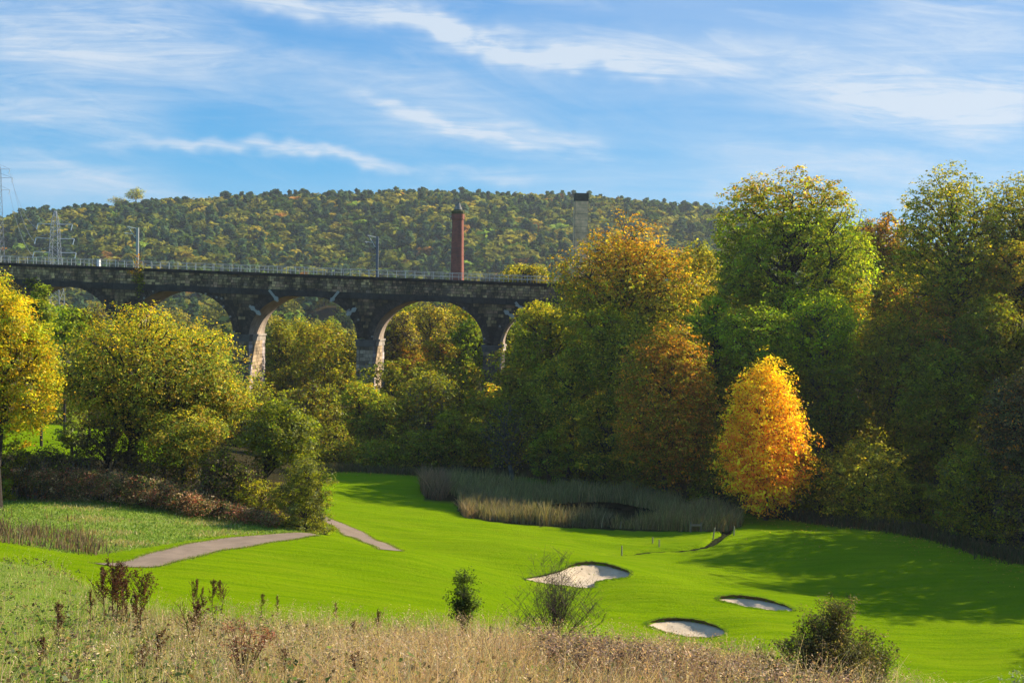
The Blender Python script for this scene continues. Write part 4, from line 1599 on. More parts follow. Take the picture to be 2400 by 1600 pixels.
T('round olive shrub beside the path at the hedge end', 74, 700, 1130, 78, 90, GRY + DGRN[:3] + OLV[:1], 'shrub', 'shrub', nsub=18, base=(700, 1215, 74), clump=0.45, L=0.13, bare=0.15, aspect=0.5)
T('bare twiggy brown shrub in the middle of the hedge', 83, 250, 1010, 92, 60, BRN, 'shrub', 'shrub', nsub=16, base=(250, 1110, 83), bare=0.45, clump=0.5, L=0.14)
T('low dark thicket shrub left of the leaning tree', 78, 520, 1105, 95, 78, GRN[:1] + BRN + OLV[:1], 'shrub', 'shrub', nsub=20, base=(520, 1190, 78), bare=0.15, clump=0.5, L=0.15)
T('dark thorny shrub under the golden oak', 80, 380, 1085, 85, 62, BRN + DGRN, 'shrub', 'shrub', nsub=16, base=(380, 1150, 80), bare=0.25, clump=0.5, L=0.15)
T('dark brown thorn thicket near the fence post', 82, 140, 1065, 95, 52, BRN + DGRN[:2], 'shrub', 'shrub', nsub=16, base=(140, 1120, 82), bare=0.25, clump=0.5, L=0.15)
T('dark shrub at the far left end of the hedge', 80, 5, 1050, 70, 60, DGRN + BRN[:2], 'shrub', 'shrub', nsub=12, base=(0, 1120, 80), clump=0.5, L=0.15, bare=0.1)
T('small yellow bush at the left picture edge above the meadow', 79, -5, 1105, 42, 36, GLD + BRT[:2], 'bush', 'bush', nsub=9, base=(-5, 1140, 79), clump=0.45, L=0.14)
T('pale leafy sapling in front of the lit fairway under the oak', 90, 165, 1000, 38, 38, GRY + GRN[:2], 'sapling', 'sapling', nsub=9, base=(165, 1050, 90), clump=0.5, bare=0.3)
T('greenish brown shrub below the golden oak at the hedge centre', 81, 320, 1130, 80, 38, OLV + BRN, 'shrub', 'shrub', nsub=12, base=(320, 1170, 81), clump=0.45, L=0.14)
T('dense shrub at the foot of the leaning tree', 76, 600, 1150, 66, 52, OLV[:3] + BRN[:1], 'shrub', 'shrub', nsub=12, base=(600, 1200, 76), clump=0.45, L=0.14, bare=0.1)

# ---- behind the viaduct, seen through the arches
for (lab, Y, cx, cy, rx, ry, pl, kw) in [
    ('olive green tree right of the tall pier behind the arch', 184, 640, 810, 52, 100, OLV + GRN[:2], {'toppal': GLD, 'toprange': (0.3, 1)}),
    ('yellow topped tree in the left half of the open arch', 190, 690, 800, 62, 92, OLV + GRN[:2], {'toppal': GLD + YEL[:1], 'toprange': (0.4, 1)}),
    ('rounded olive tree in the middle of the arch', 186, 750, 812, 60, 88, OLV, {}),
    ('grey green tree left of the pale pier', 182, 805, 830, 48, 82, OLV[:3] + GRY, {}),
    ('pale grey green willow far behind the third arch', 235, 755, 742, 34, 28, GRY + BRT[:1], {}),
    ('dark wood tree low behind the third arch', 178, 660, 930, 80, 110, DGRN, {}),
    ('dark wood tree in shade left of the pale pier', 176, 770, 930, 70, 110, DGRN, {}),
    ('brownish thin tree just right of the pale pier', 188, 915, 800, 60, 92, BRN + OLV, {'bare': 0.3}),
    ('tall olive tree in the middle of the fourth arch', 196, 985, 780, 62, 84, OLV + BRN[:1], {'bare': 0.2}),
    ('yellow leaved tree low in the fourth arch', 178, 1010, 820, 48, 52, YEL[:2] + GLD + RUST[:1], {}),
    ('bright green tree against the darker right pier', 180, 1072, 830, 52, 100, BRT[:3] + GRN, {}),
    ('bright green tree top high in the fourth arch', 215, 945, 735, 34, 36, BRT[:2] + GLD, {}),
    ('olive green tree behind the bright green tree in the fourth arch', 205, 1060, 755, 48, 60, OLV + GRN[:1], {}),
    ('russet patch tree behind the fourth arch', 186, 940, 845, 45, 52, RUST + OLV, {}),
    ('dark green tree low behind the fourth arch', 176, 970, 920, 90, 90, DGRN + GRN[:1], {}),
    ('green tree behind the right pier', 182, 1170, 820, 55, 100, GRN, {}),
]:
    T(lab, Y, cx, cy + (14 if cx < 880 else -6), rx, ry, pl, 'tree', base=(cx, 1000, Y), **kw)

# ---- in front of the viaduct, centre
for (lab, Y, cx, cy, rx, ry, pl, nm, ct, kw) in [
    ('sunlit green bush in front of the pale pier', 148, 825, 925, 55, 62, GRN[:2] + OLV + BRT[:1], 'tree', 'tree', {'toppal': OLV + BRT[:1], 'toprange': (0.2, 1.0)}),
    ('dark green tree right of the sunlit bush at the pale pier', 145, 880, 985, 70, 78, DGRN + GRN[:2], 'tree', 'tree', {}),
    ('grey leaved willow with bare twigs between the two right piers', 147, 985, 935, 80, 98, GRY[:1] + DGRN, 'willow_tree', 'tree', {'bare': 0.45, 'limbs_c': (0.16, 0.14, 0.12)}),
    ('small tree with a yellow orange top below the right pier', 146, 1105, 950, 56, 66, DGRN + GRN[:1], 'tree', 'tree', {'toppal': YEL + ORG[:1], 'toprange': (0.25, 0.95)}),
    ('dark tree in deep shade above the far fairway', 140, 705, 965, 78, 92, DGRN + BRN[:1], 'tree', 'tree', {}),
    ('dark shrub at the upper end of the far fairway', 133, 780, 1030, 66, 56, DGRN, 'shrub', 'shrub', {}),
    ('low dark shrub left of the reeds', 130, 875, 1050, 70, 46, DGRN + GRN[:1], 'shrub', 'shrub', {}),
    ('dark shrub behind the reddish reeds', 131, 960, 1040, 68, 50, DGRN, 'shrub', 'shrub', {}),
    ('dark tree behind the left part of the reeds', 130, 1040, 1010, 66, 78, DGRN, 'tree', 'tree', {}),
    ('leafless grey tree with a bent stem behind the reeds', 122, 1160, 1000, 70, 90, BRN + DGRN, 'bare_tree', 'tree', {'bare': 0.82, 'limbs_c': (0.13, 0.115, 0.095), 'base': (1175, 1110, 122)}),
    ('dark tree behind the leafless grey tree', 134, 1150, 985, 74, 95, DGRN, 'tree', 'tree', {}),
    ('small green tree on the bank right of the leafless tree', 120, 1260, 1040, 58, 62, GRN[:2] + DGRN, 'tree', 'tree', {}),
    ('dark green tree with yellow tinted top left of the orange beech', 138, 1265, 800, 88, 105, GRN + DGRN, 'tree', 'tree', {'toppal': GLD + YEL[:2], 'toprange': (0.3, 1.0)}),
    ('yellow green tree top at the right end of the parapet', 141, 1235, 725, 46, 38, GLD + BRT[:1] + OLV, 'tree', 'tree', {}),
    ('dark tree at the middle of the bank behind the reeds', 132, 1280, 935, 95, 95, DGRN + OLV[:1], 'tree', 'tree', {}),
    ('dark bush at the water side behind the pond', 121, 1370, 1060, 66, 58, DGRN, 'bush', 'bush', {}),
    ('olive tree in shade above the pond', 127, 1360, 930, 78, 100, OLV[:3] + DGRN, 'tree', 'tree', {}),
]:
    kw.setdefault('base', (cx, 1090, Y))
    T(lab, Y, cx, cy, rx, ry, pl, nm, ct, **kw)

# ---- the stand on the right
T('big orange topped beech beside the concrete chimney', 132, 1445, 670, 180, 172, OLV + GRN[:2] + GLD, 'beech_tree', shape='dome', nsub=44, base=(1400, 1060, 132), toppal=ORG, toprange=(-0.3, 0.85), cover=2.2, flat=0.45, trunk_r=0.55, clump=0.8)
TB = T('tallest green beech with orange tinted top and open limbs', 124, 1805, 590, 190, 210, GRN + BRT[:1] + OLV[:1], 'beech_tree', shape='round', nsub=42, base=(1790, 1060, 124), toppal=ORG + OLV, toprange=(0.35, 0.9), cover=2.7, flat=0.4, trunk_r=0.6, clump=0.85)
_b = TB
mb = MB()
_v = lambda a, b, Y=119: P(a, b, Y) - _b.location
mb.tube([_v(1795, 800, 123), _v(1858, 700, 120), _v(1890, 660), _v(1912, 602), _v(1905, 570), _v(1893, 545), _v(1925, 508), _v(1940, 470)], [0.20, 0.17, 0.15, 0.12, 0.10, 0.085, 0.06, 0.02], 6, (0.05, 0.038, 0.03))
mb.tube([_v(1912, 602), _v(1950, 565), _v(1972, 520), _v(1980, 480)], [0.09, 0.06, 0.04, 0.015], 5, (0.05, 0.038, 0.03))
mb.tube([_v(1890, 660), _v(1922, 640), _v(1928, 610), _v(1912, 585)], [0.09, 0.06, 0.05, 0.03], 5, (0.05, 0.038, 0.03))
mb.build('outer_limb', M_BARK, _b, smooth=True)
T('bright lime green tree on the sunny side of the tallest beech', 131, 1925, 600, 82, 105, BRT + GLD[:1], 'tree', base=(1925, 1060, 131), cover=1.9)
T('tall feathery beech at the upper right with sparse top', 116, 2185, 570, 140, 178, GRN + OLV, 'beech_tree', shape='round', nsub=40, base=(2190, 1150, 116), toppal=GLD + OLV, toprange=(0.4, 1.1), cover=2.3, flat=0.4, trunk_r=0.45, clump=0.7)
T('tall beech at the upper right picture edge', 117, 2345, 580, 120, 185, GRN + OLV, 'beech_tree', shape='round', nsub=40, base=(2345, 1150, 117), toppal=GLD + OLV, toprange=(0.3, 1.1), cover=2.4, flat=0.4, trunk_r=0.45, clump=0.75)
T('olive gold crown low between the orange beech and the rust brown tree', 119, 1440, 830, 110, 105, OLV + GLD[:1] + GRN[:1], 'tree', nsub=26, base=(1440, 1100, 119), toppal=OLV + GLD, toprange=(0.0, 0.9))
T('olive crown in front of the viaduct end above the bank', 124, 1310, 900, 88, 105, OLV + GRN[:1], 'tree', nsub=22, base=(1310, 1090, 124), toppal=GLD + OLV, toprange=(0.2, 1.0))
T('leafy green crown filling the slope under the tallest beech', 114, 1740, 790, 92, 95, GRN[:2] + BRT[:1] + OLV[:1], 'tree', nsub=22, base=(1740, 1120, 114))
T('sunlit olive crown right of the light green oak', 124, 2040, 800, 92, 100, OLV + GRN[:1] + GLD[:1], 'tree', nsub=22, base=(2040, 1100, 124), toppal=GLD + OLV, toprange=(0.1, 1.0))
T('green crown below the feathery beech', 108, 2180, 900, 100, 110, GRN[:2] + DGRN[:2] + OLV[:1], 'tree', nsub=22, base=(2180, 1180, 108))
T('golden tinted tree at the right edge below the tall beeches', 112, 2330, 640, 80, 90, GLD + OLV + ORG[:1], 'tree', base=(2330, 1150, 112), cover=2.0)
T('orange brown tree filling the gap between the two tall beeches', 150, 2015, 560, 70, 75, ORG[:2] + RUST + OLV[:1], 'tree', base=(2015, 1060, 150))
T('rust brown conical tree in the middle of the wood edge', 110, 1525, 940, 125, 205, RUST + OLV[:2], 'tree', shape='dome', nsub=36, base=(1525, 1130, 113), cover=2.9, flat=0.45, trunk_r=0.35)
T('glowing orange maple at the wood edge', 101, 1755, 995, 122, 182, ORY, 'maple_tree', shape='cone', nsub=42, base=(1760, 1165, 101), cover=2.9, toppal=ORY[:2] + YEL[:1], toprange=(-0.2, 0.9), flat=0.5, trunk_r=0.22)
T('low russet skirt of the orange maple on its right side', 104, 1800, 1055, 72, 80, RUST + ORG[:1] + GRN[:1], 'tree', base=(1800, 1165, 104))
T('light green oak behind the orange maple', 117, 1885, 770, 108, 112, BRT[:3] + GRN[:2] + OLV[:1], 'oak_tree', nsub=26, base=(1880, 1120, 117), toppal=BRT, toprange=(0.0, 0.8), cover=2.6, limbs_c=(0.07, 0.06, 0.05))
T('yellow orange tree top between the light green oak and the lime tree', 126, 1950, 690, 60, 52, ORG[:2] + YEL + BRT[:1], 'tree', base=(1950, 1080, 126), trunk_r=0.16)
T('bright green tree between the orange beech and the tallest beech', 122, 1640, 760, 75, 78, BRT + GRN[:1], 'tree', base=(1640, 1100, 122))
T('golden green tree right behind the orange beech', 142, 1600, 640, 65, 95, GLD + OLV + ORG[3:], 'tree', base=(1600, 1060, 142))
T('deep green tree under the tallest beech', 130, 1720, 800, 92, 110, GRN[:1] + DGRN, 'tree', base=(1720, 1080, 126))
T('dark tree left of the rust brown tree', 121, 1400, 800, 92, 110, OLV[:1] + DGRN + GRN[:1], 'tree', base=(1400, 1080, 121))
T('shaded dark tree between the rust brown tree and the maple', 118, 1650, 950, 70, 130, DGRN + GRN[:1], 'tree', base=(1650, 1120, 118))
T('dappled green tree right of the maple', 113, 1905, 930, 92, 115, GRN[:2] + DGRN + GRY[:1], 'tree', base=(1905, 1140, 113))
T('dark broad tree in the shaded middle of the right wood', 114, 2060, 860, 110, 140, DGRN + OLV[:1], 'tree', base=(2060, 1150, 114), nsub=28)
T('brown tinged tree above the dark broad tree', 121, 2100, 720, 98, 105, OLV[:2] + GRN[:1] + RUST[:1] + GLD[1:], 'tree', base=(2100, 1120, 121))
T('rust tinged tree in the right wood below the feathery beech', 113, 2180, 790, 88, 100, RUST[:2] + DGRN + GRN[:1], 'tree', base=(2180, 1150, 113))
T('dark green tree at the right edge below the golden tinted tree', 108, 2290, 790, 98, 120, GRN[:1] + DGRN, 'tree', base=(2290, 1160, 108))
T('dark hollow tree behind the two right hand bushes', 107, 2150, 990, 100, 115, DGRN, 'tree', base=(2150, 1170, 107))
T('golden green round bush standing out at the wood edge', 100, 1990, 1110, 104, 98, GLD + OLV, 'bush', 'bush', nsub=26, base=(1990, 1205, 100), cover=2.9, clump=0.6)
T('dark arching bush at the right edge of the fairway', 92, 2235, 1120, 92, 105, OLV[:2] + DGRN + GRN[:1] + GRY[:1], 'bush', 'bush', nsub=24, base=(2240, 1240, 92), cover=2.9, clump=0.6)
T('purplish brown grey tree cut by the right picture edge', 90, 2335, 970, 92, 135, BRN + GRY + RUST[:1], 'tree', nsub=24, base=(2350, 1260, 90), cover=2.6)
T('dark low bush below the purplish tree at the right edge', 86, 2350, 1180, 60, 90, DGRN + BRN, 'bush', 'bush', base=(2350, 1280, 86))
T('dark undergrowth bush between the two right hand bushes', 101, 2115, 1160, 58, 66, DGRN, 'bush', 'bush', base=(2115, 1225, 101))
T('dark undergrowth bush right of the maple foot', 104, 1880, 1100, 62, 82, DGRN + GRN[:1], 'bush', 'bush', base=(1880, 1190, 104))
T('dark undergrowth bush left of the maple foot', 109, 1640, 1095, 64, 56, DGRN + GRN[:1], 'bush', 'bush', base=(1640, 1150, 109))
T('olive bush in front of the trunk of the orange beech', 118, 1395, 985, 84, 85, OLV + DGRN[:2], 'bush', 'bush', base=(1395, 1095, 118))
T('dark undergrowth bush below the rust brown tree', 114, 1500, 1090, 66, 46, DGRN + RUST[:1], 'bush', 'bush', base=(1500, 1135, 114))
T('dark undergrowth bush at the right end of the pond', 117, 1430, 1075, 60, 46, DGRN, 'bush', 'bush', base=(1430, 1120, 117))
T('tall tree just outside the right picture edge at the wood margin', 100, 2600, 745, 225, 330, GRN + OLV, 'tree', nsub=30, base=(2600, 1300, 100), cover=1.6, L=0.36)
T('second tall tree outside the right picture edge', 88, 2735, 745, 225, 330, GRN + OLV, 'tree', nsub=30, base=(2735, 1300, 88), cover=1.6, L=0.36)
T('third tall tree farther outside the right picture edge', 80, 2940, 760, 215, 320, GRN + OLV, 'tree', nsub=30, base=(2850, 1300, 80), cover=1.6, L=0.36)
T('fourth tall tree outside the right picture edge behind the others', 112, 2700, 780, 140, 270, GRN + OLV, 'tree', nsub=24, base=(2700, 1300, 112), cover=1.6, L=0.36)
T('fifth tall tree outside the right picture edge nearest to the fairway', 68, 3300, 800, 190, 300, GRN + OLV, 'tree', nsub=30, base=(3020, 1300, 68), cover=1.6, L=0.36)
T('sixth tall tree outside the right picture edge at the far end of the row', 94, 2900, 820, 150, 270, GRN + OLV, 'tree', nsub=24, base=(2900, 1300, 94), cover=1.6, L=0.36)

T('seventh tall tree outside the right picture edge close behind the first', 110, 2640, 790, 150, 300, GRN + OLV, 'tree', nsub=22, base=(2640, 1300, 110), cover=1.5, L=0.38)
T('eighth tall tree outside the right picture edge behind the second', 100, 2830, 800, 150, 290, GRN + OLV, 'tree', nsub=22, base=(2830, 1300, 100), cover=1.5, L=0.38)
T('ninth tall tree outside the right picture edge behind the third', 90, 3060, 820, 160, 290, GRN + OLV, 'tree', nsub=22, base=(3060, 1300, 90), cover=1.5, L=0.38)
T('tenth tall tree outside the right picture edge behind the fifth', 78, 3300, 850, 170, 310, GRN + OLV, 'tree', nsub=22, base=(3300, 1300, 78), cover=1.5, L=0.38)
T('eleventh tall tree outside the right picture edge deep in the wood', 120, 2760, 780, 150, 290, GRN + OLV, 'tree', nsub=22, base=(2760, 1300, 120), cover=1.5, L=0.38)

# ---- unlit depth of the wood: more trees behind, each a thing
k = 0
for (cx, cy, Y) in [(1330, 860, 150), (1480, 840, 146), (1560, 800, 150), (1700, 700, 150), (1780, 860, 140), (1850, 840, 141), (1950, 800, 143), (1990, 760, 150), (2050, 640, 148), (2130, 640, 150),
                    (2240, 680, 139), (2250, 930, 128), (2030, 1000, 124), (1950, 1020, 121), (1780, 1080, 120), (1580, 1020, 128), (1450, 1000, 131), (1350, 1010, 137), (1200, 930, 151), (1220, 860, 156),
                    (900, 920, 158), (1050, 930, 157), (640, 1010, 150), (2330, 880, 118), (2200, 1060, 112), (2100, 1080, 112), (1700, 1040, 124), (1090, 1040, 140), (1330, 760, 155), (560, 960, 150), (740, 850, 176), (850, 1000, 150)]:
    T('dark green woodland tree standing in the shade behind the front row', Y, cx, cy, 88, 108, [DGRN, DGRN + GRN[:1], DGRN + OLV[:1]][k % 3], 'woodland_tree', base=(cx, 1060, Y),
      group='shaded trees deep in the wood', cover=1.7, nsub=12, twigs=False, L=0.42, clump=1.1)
    k += 1
# ------------------------------------------------------------------ trees of the far valley and hill
def far_template(kind, n, seed):
    """unit tree: height 1, foot at 0; returns arrays and a tint multiplier per face"""
    r = np.random.default_rng(seed)
    ctr, rad = [], []
    if kind == 'round':
        for i in range(9):
            v = r.normal(0, 1, 3); v /= np.linalg.norm(v)
            ctr.append(np.array([0, 0, 0.56]) + v * np.array([0.22, 0.22, 0.23])); rad.append(r.uniform(0.15, 0.22))
        ctr.append(np.array([0, 0, 0.5])); rad.append(0.27)
    else:
        for i in range(9):
            h = 0.2 + 0.75 * i / 8
            ctr.append(np.array([r.normal(0, 0.03), r.normal(0, 0.03), h])); rad.append(0.26 * (1.08 - h) + 0.02)
    k = r.integers(0, len(ctr), n)
    d = r.normal(0, 1, (n, 3)); d /= np.linalg.norm(d, axis=1)[:, None]
    C = np.array(ctr)[k] + d * (np.array(rad)[k] * r.uniform(0.7, 1.15, n))[:, None]
    nr_ = d * 0.9 + r.normal(0, 0.45, (n, 3)) + np.array([0, 0, 0.25]); nr_ /= np.linalg.norm(nr_, axis=1)[:, None]
    a = np.cross(nr_, r.normal(0, 1, (n, 3))); a /= np.linalg.norm(a, axis=1)[:, None]
    b = np.cross(nr_, a)
    s = (1.15 / math.sqrt(n)) * r.uniform(0.6, 1.3, (n, 1))
    V = np.stack([C - a * s, C + b * s * 0.8, C + a * s, C - b * s * 0.8], 1).reshape(-1, 3)
    F = np.arange(4 * n).reshape(n, 4)
    return V, F, np.clip(r.normal(1, 0.22, n), 0.5, 1.6)


FARPAL = {
    'dark_green': [(0.035, 0.058, 0.012), (0.045, 0.070, 0.014)],
    'blue_green': [(0.040, 0.068, 0.030), (0.050, 0.080, 0.038)],
    'olive': [(0.115, 0.115, 0.018), (0.14, 0.13, 0.02), (0.095, 0.10, 0.015)],
    'golden': [(0.20, 0.155, 0.020), (0.17, 0.15, 0.02)],
    'bronze': [(0.19, 0.095, 0.020), (0.15, 0.08, 0.02)],
    'lime': [(0.12, 0.17, 0.02), (0.14, 0.19, 0.03)],
}
KW = {'dark_green': 'dark green', 'blue_green': 'blue green', 'olive': 'olive green', 'golden': 'golden yellow', 'bronze': 'bronze brown', 'lime': 'light green'}
kinds = list(FARPAL)
tmpl = {}
for kk in kinds:
    for v in range(3):
        cone = (kk == 'blue_green') or (kk == 'dark_green' and v == 2)
        tmpl[kk, v] = (far_template('cone' if cone else 'round', 420, hash((kinds.index(kk), v)) % 9999), far_template('cone' if cone else 'round', 120, 50 + kinds.index(kk) * 3 + v))
mesh_near = {}
for (kk, v), (A, _b) in tmpl.items():
    V_, F_, m_ = A
    c = np.array(FARPAL[kk])
    C = c[rng.integers(0, len(c), len(F_))] * m_[:, None]
    mesh_near[kk, v] = raw_mesh('crown', V_, F_, M_FARLEAF, C)
mb = MB(); mb.tube([(0, 0, -0.05), (0.01, 0, 0.25), (0, 0, 0.6)], [0.022, 0.017, 0.008], 5, BARKC)
far_trunk = mb.mesh('trunk', M_BARK)

# individuals: the nearest trees behind the viaduct and on the spur and lower ridge
cand = []
for i in range(2600):
    u = rnd.uniform(-70, 1420) if i < 2350 else rnd.uniform(1300, 1800)
    Y = rnd.uniform(215, 560)
    cand.append((u, Y))
placed = []
cell = {}
for (u, Y) in cand:
    x = (u - CXP) / FPX * Y
    sp = 8.5
    key = (int(x // sp), int(Y // sp))
    if any(math.hypot(x - q[0], Y - q[1]) < sp for a in (-1, 0, 1) for b in (-1, 0, 1) for q in cell.get((key[0] + a, key[1] + b), [])):
        continue
    cell.setdefault(key, []).append((x, Y))
    placed.append((x, Y, u))
arr = np.array(placed)
zz_ = ground(arr[:, 0], arr[:, 1])
hh_ = np.array([rnd.uniform(8, 12.5) for _ in placed])
tx, ty = proj(arr[:, 0], arr[:, 1], zz_ + hh_)
keep = []
for i, (x, Y, u) in enumerate(placed):
    thru = (60 < u < 235 and 650 < ty[i] < 790) or (360 < u < 545 and 660 < ty[i] < 830) or (585 < u < 830 and 675 < ty[i] < 800) or (870 < u < 1115 and 685 < ty[i] < 800)
    top = ty[i] < 612 + (u) * 0.04
    if thru or top:
        keep.append((Y, i))
keep.sort()
keep = keep[:285]
def pick_kind(u, Y, low):
    r = rnd.random()
    if low: ks, ws = kinds, [0.28, 0.19, 0.36, 0.05, 0.01, 0.11]
    else: ks, ws = kinds, [0.38, 0.24, 0.31, 0.03, 0.01, 0.03]
    return rnd.choices(ks, ws)[0]


for Y, i in keep:
    x = placed[i][0]
    kk = pick_kind(arr[i, 2], Y, True)
    v = rnd.randint(0, 2)
    root = bpy.data.objects.new('valley_tree', None)
    COL.objects.link(root)
    root.location = (x, Y, zz_[i] - 0.2)
    s = hh_[i]
    root.rotation_euler = (0, 0, rnd.uniform(0, 6.28))
    tag(root, KW[kk] + ' tree among the woodland on the valley floor and lower ridge beyond the viaduct', 'tree', KW[kk] + ' trees beyond the viaduct')
    for nm, m_ in (('crown', mesh_near[kk, v]), ('trunk', far_trunk)):
        o = bpy.data.objects.new(nm, m_)
        COL.objects.link(o)
        o.parent = root
        o.scale = (s * rnd.uniform(0.95, 1.25), s * rnd.uniform(0.95, 1.25), s) if nm == 'crown' else (s, s, s)

# the hill wood: one mass
parts = []
y = 560.0
rest = [(placed[i][0], placed[i][1]) for i in range(len(placed)) if placed[i][1] > 440 and i not in set(j for _, j in keep)]
pts_ = list(rest)
while y < 975:
    dy = 7.0 + (y - 560) * 0.004
    x0, x1 = (-260 - CXP) / FPX * y, (1900 - CXP) / FPX * y
    x = x0 + rnd.uniform(0, 8)
    while x < x1:
        pts_.append((x + rnd.uniform(-2.5, 2.5), y + rnd.uniform(-3, 3)))
        x += rnd.uniform(5.5, 9.5) * (0.7 if y > 870 else 1.0)
    y += dy
pts_ = np.array(pts_)
pu, _d = proj(pts_[:, 0], pts_[:, 1], np.full(len(pts_), 40.0))
gzs = ground(pts_[:, 0], pts_[:, 1])
clus = np.sin(pu / 70.0 + pts_[:, 1] / 45.0) + np.sin(pu / 37.0 - pts_[:, 1] / 28.0 + 2)
for i in range(len(pts_)):
    x, Y = pts_[i]
    kk = pick_kind(pu[i], Y, Y < 620)
    if clus[i] > 0.9 and rnd.random() < 0.5: kk = rnd.choice(['golden', 'olive', 'olive'])
    if clus[i] < -0.9 and rnd.random() < 0.55: kk = rnd.choice(['blue_green', 'dark_green'])
    Vt, Ft, mt = tmpl[kk, rnd.randint(0, 2)][1]
    h = rnd.uniform(10, 14) * (1.1 if kk in ('blue_green',) else 1)
    if Y > 890: h *= rnd.uniform(0.72, 0.92)
    an = rnd.uniform(0, 6.28); ca, sa__ = math.cos(an), math.sin(an)
    wsc = h * rnd.uniform(1.15, 1.65)
    Vn = np.stack([x + (Vt[:, 0] * ca - Vt[:, 1] * sa__) * wsc, Y + (Vt[:, 0] * sa__ + Vt[:, 1] * ca) * wsc, gzs[i] - 0.3 + Vt[:, 2] * h], 1)
    c = np.array(rnd.choice(FARPAL[kk])) * rnd.uniform(0.75, 1.35)
    parts.append((Vn, Ft, np.clip(c[None, :] * mt[:, None], 0.004, 0.8)))
Vw_, Fw_, Cw_ = join_arrays(parts)
o = tag(obj('woodland', raw_mesh('woodland', Vw_, Fw_, M_FARLEAF, Cw_)), 'mixed autumn woodland covering the whole far hillside', kind='stuff')

# lone taller trees on the skyline
T('lone umbrella shaped tree standing above the skyline on the left', 900, 312, 446, 22, 16, GRN + OLV, 'skyline_tree', L=1.0, nsub=9, base=(312, 480, 900), clump=2.6, trunk_r=0.5, twigs=False, cover=2.0)
T('thin half bare tree left of the umbrella shaped skyline tree', 900, 270, 462, 20, 12, OLV, 'skyline_tree', L=0.8, nsub=8, base=(276, 485, 900), clump=2.2, trunk_r=0.35, bare=0.5, cover=1.4)
T('low wide golden tree just above the parapet at the orange beech', 186, 1205, 632, 62, 28, GLD + YEL[:1] + OLV, 'tree', base=(1205, 900, 186), cover=3.0, L=0.4)

# ------------------------------------------------------------------ growth on the viaduct
s, z = on_face(316, 640)
p = W(s, -0.25, z)
root = thing('sapling', 'small yellow leaved sapling rooted in the parapet under the pale mast', 'sapling', loc=p)
mb = MB(); cc = []
for i in range(9):
    e = Vector((rnd.uniform(-0.9, 0.9), rnd.uniform(-0.4, 0.1), rnd.uniform(0.3, 3.4)))
    mb.tube([(0, 0.1, -0.3), (e.x * 0.3, e.y * 0.5, e.z * 0.5), e], [0.035, 0.02, 0.008], 4, (0.12, 0.09, 0.06)); cc.append(e)
    cc.append(Vector((e.x * 0.6, e.y * 0.6, e.z * 0.75)))
mb.build('stem', M_TWIG, root)
cc = np.array([tuple(c) for c in cc])
V_, F_, C_ = leaves(cc, np.full(len(cc), 0.55), np.full(len(cc), 16), np.tile([0, -0.5, 0.3], (len(cc), 1)), 0.24, [(0.42, 0.30, 0.02), (0.50, 0.24, 0.02), (0.25, 0.26, 0.02)])
obj('crown', raw_mesh('crown', V_, F_, M_LEAF, C_), root)
for (px, py, sx__, sz__, lab) in [(322, 648, 0.8, 1.6, 'green ivy hanging down the wall below the yellow sapling'), (75, 650, 1.0, 0.8, 'faint green plants on the spandrel of the leftmost arch')]:
    s, z = on_face(px, py)
    n = 70
    cc = np.stack([rng.normal(0, sx__ * 0.5, n), np.full(n, -0.15), rng.normal(0, sz__ * 0.5, n)], 1)
    V_, F_, C_ = leaves(cc, np.full(n, 0.22), np.full(n, 9), np.tile([0, -1.0, 0.2], (n, 1)), 0.2, DGRN + GRN[:1])
    tag(obj('ivy', raw_mesh('ivy', V_, F_, M_LEAF, C_), None, W(s, -0.05, z)), lab, 'ivy')

# ------------------------------------------------------------------ bramble bank along the hedge
BR = [(-80, 1128), (0, 1112), (60, 1118), (100, 1122), (150, 1118), (200, 1112), (260, 1118), (320, 1138), (380, 1150), (430, 1165), (470, 1178), (540, 1192), (600, 1205), (640, 1215)]
cc, out_ = [], []
for i in range(1300):
    f = rnd.random() * (len(BR) - 1)
    a = BR[int(f)]; b = BR[min(int(f) + 1, len(BR) - 1)]
    x = a[0] + (b[0] - a[0]) * (f % 1); yb = a[1] + (b[1] - a[1]) * (f % 1)
    Yd = 80 - 6.5 * max(0, x) / 640 + rnd.uniform(-1.2, 3.0)
    h0 = rnd.uniform(0, 1.0) ** 0.8
    hgt = 2.0 * (1 - max(0, x - 350) / 380)
    pp = P(x, yb + 20, Yd)
    cc.append((pp.x, Yd, gz(pp.x, Yd) + 0.1 + h0 * hgt)); out_.append((rnd.uniform(-.3, .3), -0.5, 0.6))
cc = np.array(cc); out_ = np.array(out_)
V_, F_, C_ = leaves(cc, np.full(len(cc), 0.42), np.full(len(cc), 26), out_, 0.13,
                    [(0.20, 0.15, 0.06), (0.12, 0.12, 0.035), (0.32, 0.16, 0.085), (0.30, 0.085, 0.05), (0.09, 0.11, 0.025), (0.36, 0.26, 0.15)])
tag(obj('bramble_bank', raw_mesh('bramble_bank', V_, F_, M_LEAF, C_)), 'reddish brown bramble bank at the foot of the left hedge', kind='stuff')
# arching bare canes over the hedge
mb = MB()
for i in range(420):
    x = rnd.uniform(-40, 480)
    Yd = 82 + rnd.uniform(-3, 3)
    pp = P(x, 1110, Yd)
    b0 = Vector((pp.x, Yd, gz(pp.x, Yd)))
    h = rnd.uniform(1.2, 3.2); dx = rnd.uniform(-1.2, 1.2)
    mb.tube([b0, b0 + Vector((dx * 0.4, 0, h * 0.7)), b0 + Vector((dx, rnd.uniform(-.4, .4), h))], [0.025, 0.018, 0.006], 3, (0.20, 0.16, 0.13), cap=False)
tag(mb.build('hedge_canes', M_TWIG), 'tangle of bare grey brown canes standing in the left hedge', kind='stuff')

